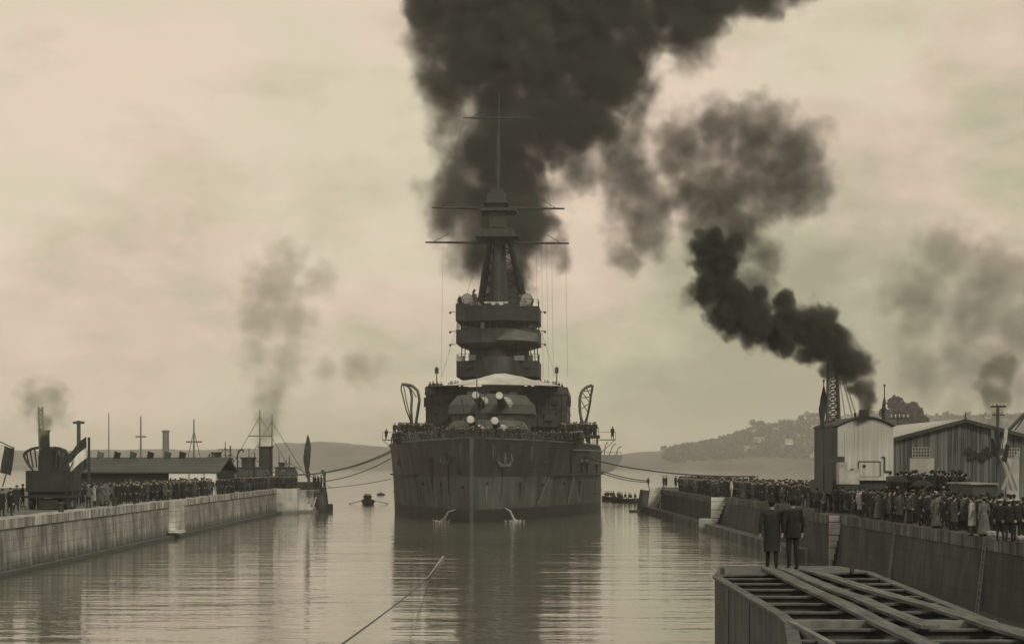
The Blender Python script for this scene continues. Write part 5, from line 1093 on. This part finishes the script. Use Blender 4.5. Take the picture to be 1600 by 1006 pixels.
for i, px in enumerate((152, 178, 203, 230, 257, 280)):
    a = A3(px - 2, 722, 3); t = thing('roof_flag', (a.x, a.y, a.z), ['pale', 'dark', 'grey', 'dark', 'grey', 'dark'][i] + ' little flag on the shed roof, number ' + ['one', 'two', 'three', 'four', 'five', 'six'][i] + ' in its row from the left', 'flag', 'little flags along the shed roof')
    MB().bar((0, 0, -.4), (.25, 0, 1.25), .05, n=5).build('stick', iron, t, local=True); MB().add([(.22, 0, 1.2), (.9, .1, 1.0), (.75, .05, .4), (.1, 0, .45), (.22, .04, 1.2), (.9, .14, 1.0), (.75, .09, .4), (.1, .04, .45)], [(0, 1, 2, 3), (7, 6, 5, 4), (0, 4, 5, 1), (1, 5, 6, 2), (2, 6, 7, 3), (3, 7, 4, 0)]).build('cloth', cl[['mid', 'black', 'grey', 'black', 'grey', 'black'][i]], t, local=True)
def pole(px, ytop, D, r, label, name='mast', cat='mast', zb_=QZ, arms=(), m=rig_m, r2=None, ex=None):
    a = at(px, ytop, D); t = thing(name, (a.x, D, zb_), label, cat); MB().bar((a.x, D, zb_), a, r, r2 or r * .5, 7).build('pole', m, t)
    for y, w_ in arms: q = at(px, y, D); MB().bar(q - Vector((w_, 0, 0)), q + Vector((w_, 0, 0)), r * .6, n=5).build('crossarm', m, t)
    return t
grm = mat('weathered_grey', .20, .12, ns=2)
pole(123, 657, 170, .2, 'thick post with a short crossarm behind the left crane', 'utility_pole', 'pole', arms=((660, .5),), m=mat('pole_wood', .09), r2=.17)
pole(139, 683, 175, .16, 'short dark post beside the striped flag', 'post', 'post', r2=.12)
pole(170, 645, 215, .10, 'thin pale flagpole standing alone behind the long shed', 'flagpole', 'flagpole', m=grm)
pole(220, 650, 290, .2, 'thin tapering ship mast behind the middle of the shed roof', arms=((682, .8),), m=grm)
t = pole(303, 655, 290, .2, 'ship mast with stays behind the right end of the shed', arms=((690, 1.2),), m=grm); MB().bar(at(303, 672, 290), at(293, 718, 290), .06, n=4).bar(at(303, 672, 290), at(314, 718, 290), .06, n=4).build('stay', grm, t)
a = at(259, 672, 300); t = thing('factory_chimney', (a.x, 300, QZ), 'slim pale chimney with a capped top behind the long shed', 'chimney'); MB().bar((a.x, 300, 0), a, .6, .5, 12).build('shaft', mat('chimney_brick', .25, .17), t); MB().bar(at(259, 675, 300), at(259, 672, 300), .62, .62, 12).build('cap', mat('chimney_brick', .25), t)
# packed grandstand / ship deck
D4 = 215.0; t = thing('viewing_stand', (at(335, 0, D4).x, D4, QZ), 'canvas-roofed viewing stand crowded with people on the left quay', 'stand')
x0_, x1_ = at(300, 0, D4).x, at(358, 0, D4).x; zt = at(0, 734, D4).z
MB().bx(x0_, x1_, D4, D4 + 5, zt - .15, zt).build('platform', mat('grey_paint', .33), t); MB().bx(x0_, x1_, D4 + .5, D4 + 4.5, QZ, zt - .16).build('base_wall', supd_m, t)
for x in (x0_, (x0_ + x1_) / 2, x1_): MB().bar((x, D4, QZ), (x, D4, zt + 1), .08, n=6).build('post', iron, t)
STAND = (x0_, x1_, D4, zt)
pole(360, 696, 222, .14, 'dark post at the right end of the viewing stand', 'post', 'post')
a = at(372, 735, 225); t = thing('davit', (a.x, 225, QZ), 'curved davit between the stand and the tug funnel', 'davit'); MB().path([(a.x, 225, QZ), at(371, 712, 225), at(373, 704, 225), at(379, 702, 225), at(381, 706, 225)], .1, 6).build('arm', iron, t)
# tugs
D5 = 285.0
def tug(px, label, fpx, masts, D, L_=22):
    a = at(px, 0, D); t = thing('steam_tug', (a.x, D, 0), label, 'tug boat', 'tugs behind the left quay'); hw = L_ / 2; st = []
    for i in range(11):
        u = i / 10 * 2 - 1; b_ = 2.9 * (1 - abs(u) ** 3) + .1; sh_ = 1.9 + 1.1 * u * u
        st.append([(a.x + u * hw, D - b_, sh_), (a.x + u * hw, D - b_ * .7, -.5), (a.x + u * hw, D + b_ * .7, -.5), (a.x + u * hw, D + b_, sh_)])
    MB().loft(st).build('hull', steel_dark, t); MB().bx(a.x - 4, a.x + 5, D - 1.7, D + 1.7, 1.9, 3.9).build('deckhouse', sup_m, t); MB().bx(a.x - 1.3, a.x + 1.3, D - 1.3, D + 1.3, 3.9, 5.9).bx(a.x - 1.5, a.x + 1.5, D - 1.5, D + 1.5, 5.9, 6.0).build('wheelhouse', tur_m, t)
    for x in (-4.6, 3.4, 5.6): MB().bar((a.x + x, D - .8, 2), (a.x + x, D - .8, 5.0), .18, n=8).path([(a.x + x, D - .8, 4.9), (a.x + x - .1, D - .95, 5.35), (a.x + x - .4, D - 1.1, 5.4)], .26, 8).build('ventilator', tur_m, t)
    MB().ell((a.x - 6, D, 4.3), (1.9, .8, .55), 12, 6).build('covered_lifeboat', canvas, t)
    for x in (-3, -1, 1, 3): MB().bar((a.x + x, D - 1.76, 3.4), (a.x + x, D - 1.68, 3.4), .22, n=10).build('porthole', glass, t)
    for fx, fy, r in fpx: q = at(fx, fy, D); MB().bar((q.x, D, 3), q, r, r * .95, 14).bar(q - Vector((0, 0, .25)), q, r * 1.12, r * 1.12, 14).build('funnel', steel_dark, t)
    for mx_, my, arms in masts:
        q = at(mx_, my, D); MB().bar((q.x, D, 2), q, .14, .06, 6).build('mast', rig_m, t)
        for dx_ in (-6, 6): MB().bar((q.x, D, q.z - 1), (q.x + dx_, D, 3), .035, n=4).build('stay', rig_m, t)
        for ay, aw in arms: c = at(mx_, ay, D); MB().bar(c - Vector((aw, 0, 0)), c + Vector((aw, 0, 0)), .07, n=5).build('yard', rig_m, t)
    return t
tug(405, 'dark steam tug with twin masts and tall funnel smoking behind the quay', [(415, 697, 1.05)], [(406, 640, [(681, 1.7)]), (425, 648, [])], D5, 20)
tug(382, 'smaller dark tug with a squat funnel left of the twin-masted one', [(388, 714, 1.0)], [(398, 706, [])], 262, 12)
tug(446, 'low dark launch with a small canopy at the right end of the moored tugs', [(440, 722, .45)], [(452, 712, [])], 272, 9)
tug(345, 'third dark tug with a thin mast and pale boat behind the viewing stand', [(338, 706, .8)], [(352, 690, [(702, 1.2)])], 300, 14)
# steamer stern beyond the battleship
D6 = 520.0; t = thing('steamer', (at(900, 0, D6).x, D6, 0), 'pale grey steamer stern showing beyond the right side of the battleship', 'ship')
gs = mat('steamer_grey', .22, .17, ns=.3); st = []
for px, top_, bot in [(700, 711, 740), (860, 711.5, 740), (925, 711, 740), (945, 710.5, 739), (958, 710.5, 735), (966, 711, 727), (972, 711.5, 716)]:
    w_ = 6 * (1 - ((px - 700) / 280) ** 4) + .2; a, b2 = at(px, top_, D6), at(px, bot, D6); st.append([(a.x, D6 - w_, a.z), (a.x, D6 - w_ * .8, b2.z), (a.x, D6 + w_ * .8, b2.z), (a.x, D6 + w_, a.z)])
MB().loft(st).build('hull', gs, t)
r_ = MB(); 
for px in range(940, 972, 5): r_.bar(at(px, 711, D6), at(px, 706, D6), .06, n=4)
r_.bar(at(935, 706, D6), at(971, 706.5, D6), .05, n=4).build('stern_rail', rig_m, t)
for pts in ([(944, 711), (946, 695), (950, 690)], [(952, 711), (957, 697), (962, 693)], [(962, 711), (966, 700), (971, 697)]): MB().path([at(*p, D6) for p in pts], .12, 5).build('davit', rig_m, t)
# buoy on the left water
a = at(595, 773, 6.4 * F / 48); t = thing('mooring_buoy', (a.x, a.y, 0), 'small dark buoy on the water left of the battleship', 'buoy'); MB().ell((a.x, a.y, .1), (.9, .9, .35), 12, 7).build('float', steel_dark, t); MB().bar((a.x, a.y, .4), (a.x, a.y, .8), .08, n=6).build('ring', iron, t)
for j, (px, D) in enumerate(((1216, 205), (1006, 2100))): pass

# ---------------------------------------------------------------- clutter along both quays
def bollard(x, y, label, grp='mooring bollards along the dock edges'):
    t = thing('mooring_bollard', (x, y, QZ + .02), label, 'bollard', grp); MB().bar((x, y, QZ), (x, y, QZ + .55), .2, .17, 12).build('post', iron, t); MB().bar((x, y, QZ + .55), (x, y, QZ + .68), .27, .24, 12).build('cap', iron, t)
for i, y in enumerate((128, 146, 184, 205, 226, 244)): bollard(LX - .55, y, 'short iron mooring bollard on the coping of the left dock wall')
for i, y in enumerate((78, 96, 112, 133, 158, 190, 215)): bollard(edge(y) + .35, y, 'short iron mooring bollard on the coping of the right dock wall')
crw = mat('crate_wood', .22, .12, scale=(3, 3, 6), ns=2, bump=.3); cvd = mat('tarpaulin', .30, .16, ns=1, bump=.4)
CR = [(LX - 5.5, 150, 1.1, 'wooden crate standing on the left quay behind the first spectators'), (LX - 6.8, 152, .8, 'smaller wooden crate beside the big one on the left quay'), (LX - 8, 168, 1.3, 'wooden crate before the long shed door end'), (LX - 7, 232, 1.5, 'tall wooden crate near the left pier head crowd'), (RX + 5, 232, 1.3, 'wooden crate among the far right quay crowd'), (RX + 3.6, 150, .9, 'wooden crate on the right quay left of the crane')]
for x, y, s_, lb in CR:
    t = thing('crate', (x, y, QZ), lb, 'crate'); MB().bx(x - s_ / 2, x + s_ / 2, y - s_ / 2, y + s_ / 2, QZ + .02, QZ + s_).build('box', crw, t); f_ = MB()
    for a_ in (-1, 1): f_.bx(x + a_ * s_ * .45 - .05, x + a_ * s_ * .45 + .05, y - s_ / 2 - .03, y - s_ / 2 - .003, QZ + .02, QZ + s_)
    f_.bx(x - s_ * .4, x + s_ * .4, y - s_ / 2 - .026, y - s_ / 2 - .003, QZ + s_ * .45, QZ + s_ * .55); f_.build('battens', wood, t)
for x, y, w_, h_, lb in [(LX - 4.5, 240, 3.2, 1.9, 'tarpaulin-covered heap of gear below the tug funnels on the left quay'), (LX - 6, 212, 2.6, 1.5, 'low tarpaulin-covered heap near the viewing stand')]:
    b = MB().ell((0, 0, 0), (w_ / 2, w_ / 3, h_), 14, 8); rr = random.Random(int(x * 7)); b.v = [(v[0] * rr.uniform(.9, 1.1), v[1] * rr.uniform(.9, 1.1), max(0, v[2]) * rr.uniform(.85, 1.1)) for v in b.v]
    o = b.build('covered_heap', cvd, smooth=True); o.location = (x, y, QZ); tag(o, lb, 'covered heap')
for px, yt, D, lb in [(436, 707, 250, 'thin bare pole rising from the crowd right of the tug masts'), (447, 718, 252, 'short bare pole just right of the tug masts'), (389, 700, 248, 'thin leaning pole left of the tug funnel')]:
    pole(px, yt, D, .09, lb, 'pole', 'pole', r2=.05)
# winch on the right quay, steam pipe on the crane
t = thing('steam_winch', (RX + 3.2, 141, QZ), 'low dark steam winch on the right quay left of the crane', 'winch'); x, y = RX + 3.2, 141
MB().bar((x - .8, y, QZ + .7), (x + .8, y, QZ + .7), .4, n=14).build('drum', iron, t); MB().bx(x - 1.1, x - .85, y - .6, y + .6, QZ, QZ + 1.1).build('side_frame', iron, t); MB().bx(x + .85, x + 1.1, y - .6, y + .6, QZ, QZ + 1.1).build('side_frame', iron, t)
# iron ladders and rust-stained rings on the right wall
for y in (84, 103): 
    xt, xb = RX + .65, RX; t = thing('wall_ladder', (RX, y, 0), 'iron ladder let into the near right dock wall, ' + ('nearer the viewer' if y < 90 else 'the farther of two'), 'ladder'); f_ = lambda z: xb + (xt - xb) * (z + 3) / 5.65 - .12
    for k in (-.22, .22): MB().bar((f_(0), y + k, 0), (f_(2.9), y + k, 2.9), .035, n=5).build('rail', grm, t)
    mb = MB(); [mb.bar((f_(.3 * j), y - .22, .3 * j), (f_(.3 * j), y + .22, .3 * j), .025, n=4) for j in range(1, 10)]; mb.build('rungs', grm, t)
# ---------------------------------------------------------------- smoke
def smoke(label, D, dense, thin, kd, kt, base, nscale, colr, depth=1.0, aniso=0.1, warp=.35, sharp=.45, seed=0, step=.4, yoff=0, namp_d=1.5, namp_t=1.9, nlo=.35, nhi=1.5, lobes=0, vw=.55):
    base = Vector(base); mb = MB(); mpx = D / F
    rnd = random.Random(seed)
    def blobs(lst):
        o = []
        for b in lst:
            p = at(b[0], b[1], D) - base; r = b[2] * mpx * 1.22; o.append((p + Vector((0, (yoff + rnd.uniform(-.25, .25)) * r, 0)), r))
        return o
    bd, bt = blobs(dense), blobs(thin)
    if lobes:
        for c, r in list(bd)[3:]:
            for k in range(lobes):
                a = rnd.uniform(0, 6.283); bd.append((c + Vector((math.cos(a), rnd.uniform(-.4, .4), math.sin(a))) * r * .85, r * rnd.uniform(.35, .55)))
    for c, r in bd + bt: mb.ell(c, r * 1.22 + warp * .6, 14, 10)
    me = remeshed(mb, max(min(r for c, r in bd + bt) * .35, .22), 0)
    m = bpy.data.materials.new('smoke'); m.use_nodes = True; nt = m.node_tree; nt.nodes.clear()
    out = N(nt, 'ShaderNodeOutputMaterial'); pv = N(nt, 'ShaderNodeVolumePrincipled'); L(nt, pv.outputs[0], out.inputs['Volume'])
    pv.inputs['Color'].default_value = colr + (1,); pv.inputs['Anisotropy'].default_value = aniso; pv.inputs['Absorption Color'].default_value = (0, 0, 0, 1)
    tc = N(nt, 'ShaderNodeTexCoord')
    n0 = N(nt, 'ShaderNodeTexNoise'); n0.inputs['Scale'].default_value = nscale * .6; n0.inputs['Detail'].default_value = 1.5; L(nt, tc.outputs['Object'], n0.inputs['Vector'])
    wv = N(nt, 'ShaderNodeVectorMath', operation='SUBTRACT'); L(nt, n0.outputs['Color'], wv.inputs[0]); wv.inputs[1].default_value = (.5, .5, .5)
    ws = N(nt, 'ShaderNodeVectorMath', operation='SCALE'); ws.inputs['Scale'].default_value = warp / nscale * 1.4; L(nt, wv.outputs[0], ws.inputs[0])
    wa = N(nt, 'ShaderNodeVectorMath', operation='ADD'); L(nt, tc.outputs['Object'], wa.inputs[0]); L(nt, ws.outputs[0], wa.inputs[1])
    n1 = N(nt, 'ShaderNodeTexNoise'); n1.inputs['Scale'].default_value = nscale; n1.inputs['Detail'].default_value = 7; n1.inputs['Roughness'].default_value = .62
    L(nt, wa.outputs[0], n1.inputs['Vector'])
    vo = N(nt, 'ShaderNodeTexVoronoi'); vo.inputs['Scale'].default_value = nscale * 1.5; vo.inputs['Randomness'].default_value = 1; L(nt, wa.outputs[0], vo.inputs['Vector'])
    vb = mth(nt, 'MULTIPLY', mth(nt, 'SUBTRACT', .42, vo.outputs['Distance']), vw)
    def grp(bl, gain, sh, namp):
        cur = None
        for c, r in bl:
            d = N(nt, 'ShaderNodeVectorMath', operation='DISTANCE'); L(nt, wa.outputs[0], d.inputs[0]); d.inputs[1].default_value = c
            v = N(nt, 'ShaderNodeMath', operation='MULTIPLY_ADD'); L(nt, d.outputs['Value'], v.inputs[0]); v.inputs[1].default_value = -1 / r; v.inputs[2].default_value = 1
            cur = v.outputs[0] if cur is None else mth(nt, 'MAXIMUM', cur, v.outputs[0])
        nn = mth(nt, 'MULTIPLY', mth(nt, 'SUBTRACT', n1.outputs['Fac'], .47), namp)
        x = mth(nt, 'ADD', mth(nt, 'ADD', cur, nn), vb)
        mr = N(nt, 'ShaderNodeMapRange', interpolation_type='SMOOTHSTEP'); mr.inputs[1].default_value = 0.02; mr.inputs[2].default_value = sh; L(nt, x, mr.inputs[0])
        return mth(nt, 'MULTIPLY', mr.outputs[0], gain)
    g = None
    if bd: g = grp(bd, kd, sharp, namp_d)
    if bt:
        g2 = grp(bt, kt, .8, namp_t); g = g2 if g is None else mth(nt, 'ADD', g, g2)
    n3 = N(nt, 'ShaderNodeTexNoise'); n3.inputs['Scale'].default_value = nscale * .9; n3.inputs['Detail'].default_value = 3; L(nt, tc.outputs['Object'], n3.inputs['Vector'])
    mr = N(nt, 'ShaderNodeMapRange'); mr.inputs[1].default_value = .36; mr.inputs[2].default_value = .62; mr.inputs[3].default_value = nlo; mr.inputs[4].default_value = nhi; L(nt, n3.outputs['Fac'], mr.inputs[0])
    L(nt, mth(nt, 'MULTIPLY', g, mr.outputs[0]), pv.inputs['Density'])
    m.cycles.volume_step_rate = step
    me.materials.clear(); me.materials.append(m)
    o = bpy.data.objects.new('smoke', me); col.objects.link(o); o.location = base
    return tag(o, label, 'smoke', kind='stuff')
SM = (.15, .165, .15)
smoke('huge black smoke cloud pouring up behind the battleship mast and drifting right', 300,
      [(788, 462, 36), (790, 435, 44), (785, 402, 52), (812, 362, 56), (780, 335, 40), (815, 300, 46), (800, 250, 56), (815, 200, 62), (790, 150, 60), (850, 165, 70), (885, 205, 48), (930, 190, 34), (750, 70, 78), (830, 70, 95), (760, 0, 90), (940, 95, 76), (900, 10, 100), (1000, 40, 54), (1060, 5, 62), (1120, -2, 50), (1190, -12, 48), (1250, -40, 50), (780, -90, 110), (950, -90, 110), (1120, -90, 90)],
      [(738, 385, 50), (752, 425, 38), (742, 345, 58), (715, 318, 62), (745, 240, 66), (720, 280, 50), (700, 130, 56), (688, 60, 58), (700, 190, 40), (940, 200, 58), (985, 150, 50), (900, 250, 48), (1080, 60, 46), (868, 300, 30)], .6, .36, at(786, 480, 300), .2, SM, warp=.55, seed=2, yoff=.3, lobes=1, sharp=.6, vw=.25, namp_d=1.7)
smoke('black smoke curling up left from the crane chimney into a broad grey cloud', 125,
      [(1350, 646, 12), (1350, 634, 14), (1350, 618, 18), (1347, 603, 19), (1337, 580, 27), (1316, 556, 32), (1290, 532, 35), (1258, 512, 38), (1222, 506, 38), (1182, 502, 38), (1145, 485, 38), (1118, 450, 36), (1122, 415, 36), (1106, 388, 24)],
      [(1085, 465, 26), (1180, 445, 42), (1195, 405, 36), (985, 270, 62), (1010, 320, 62), (1010, 375, 42), (1060, 240, 58), (1120, 210, 62), (1180, 215, 68), (1240, 240, 62), (1262, 290, 54), (1200, 290, 70), (1130, 300, 70), (1080, 300, 56), (1100, 350, 44), (1108, 375, 44), (1140, 400, 40), (1150, 375, 40), (1160, 345, 48), (980, 400, 33)], 2.8, .55, at(1350, 648, 125), .62, SM, warp=.36, step=.3, seed=4, namp_d=2.0, lobes=2, sharp=.6, vw=.3, nlo=.6, nhi=1.4)
smoke('thin pale haze of smoke rising in two strands from the tug funnels', 285,
      [(415, 694, 11), (414, 682, 17), (415, 668, 20), (417, 650, 22), (422, 632, 22)],
      [(414, 670, 28), (418, 645, 34), (424, 618, 36), (432, 590, 32), (405, 590, 28), (400, 550, 34), (450, 560, 42), (410, 500, 48), (455, 500, 46), (430, 450, 58), (450, 410, 46), (500, 440, 36), (510, 575, 26), (560, 572, 36), (590, 575, 24)], .15, .13, at(412, 690, 285), .3, (.5, .53, .44), warp=.22, step=.2, seed=8, namp_t=1.25, nlo=.6, nhi=1.2)
smoke('small pale smoke puff over the left steam crane', 136,
      [(70, 670, 9), (68, 660, 13)], [(70, 668, 13), (67, 655, 24), (60, 640, 32), (80, 625, 34), (55, 620, 30), (90, 645, 24)], .9, .55, at(68, 675, 136), .9, (.6, .64, .52), namp_t=1.2, nlo=.6, nhi=1.3, warp=.15, step=.3, seed=11)
smoke('dark smoke rising beyond the right shed and thinning leftwards', 260,
      [(1556, 668, 13), (1553, 650, 17), (1552, 632, 22), (1556, 615, 28), (1560, 585, 30), (1535, 605, 16)],
      [(1530, 600, 42), (1500, 640, 26), (1560, 560, 56), (1500, 560, 56), (1440, 580, 50), (1590, 520, 70), (1520, 490, 70), (1440, 470, 70), (1560, 430, 75), (1600, 600, 50), (1470, 400, 60), (1640, 450, 80), (1620, 520, 60)], .3, .12, at(1556, 655, 260), .28, (.3, .32, .27), warp=.25, step=.25, seed=13, namp_t=1.3, nlo=.8, nhi=1.15)
# ---------------------------------------------------------------- haze
hz = MB().bx(-5200, 5200, -80, 7200, -6, 130).build('haze', None or white_m)
m = bpy.data.materials.new('haze'); m.use_nodes = True; nt = m.node_tree; nt.nodes.clear()
out = N(nt, 'ShaderNodeOutputMaterial'); pv = N(nt, 'ShaderNodeVolumePrincipled'); L(nt, pv.outputs[0], out.inputs['Volume'])
pv.inputs['Color'].default_value = (.95, .95, .93, 1); pv.inputs['Density'].default_value = .0002
hz.data.materials.clear(); hz.data.materials.append(m)
tag(hz, 'thin sea haze over the harbour', 'haze', kind='stuff')
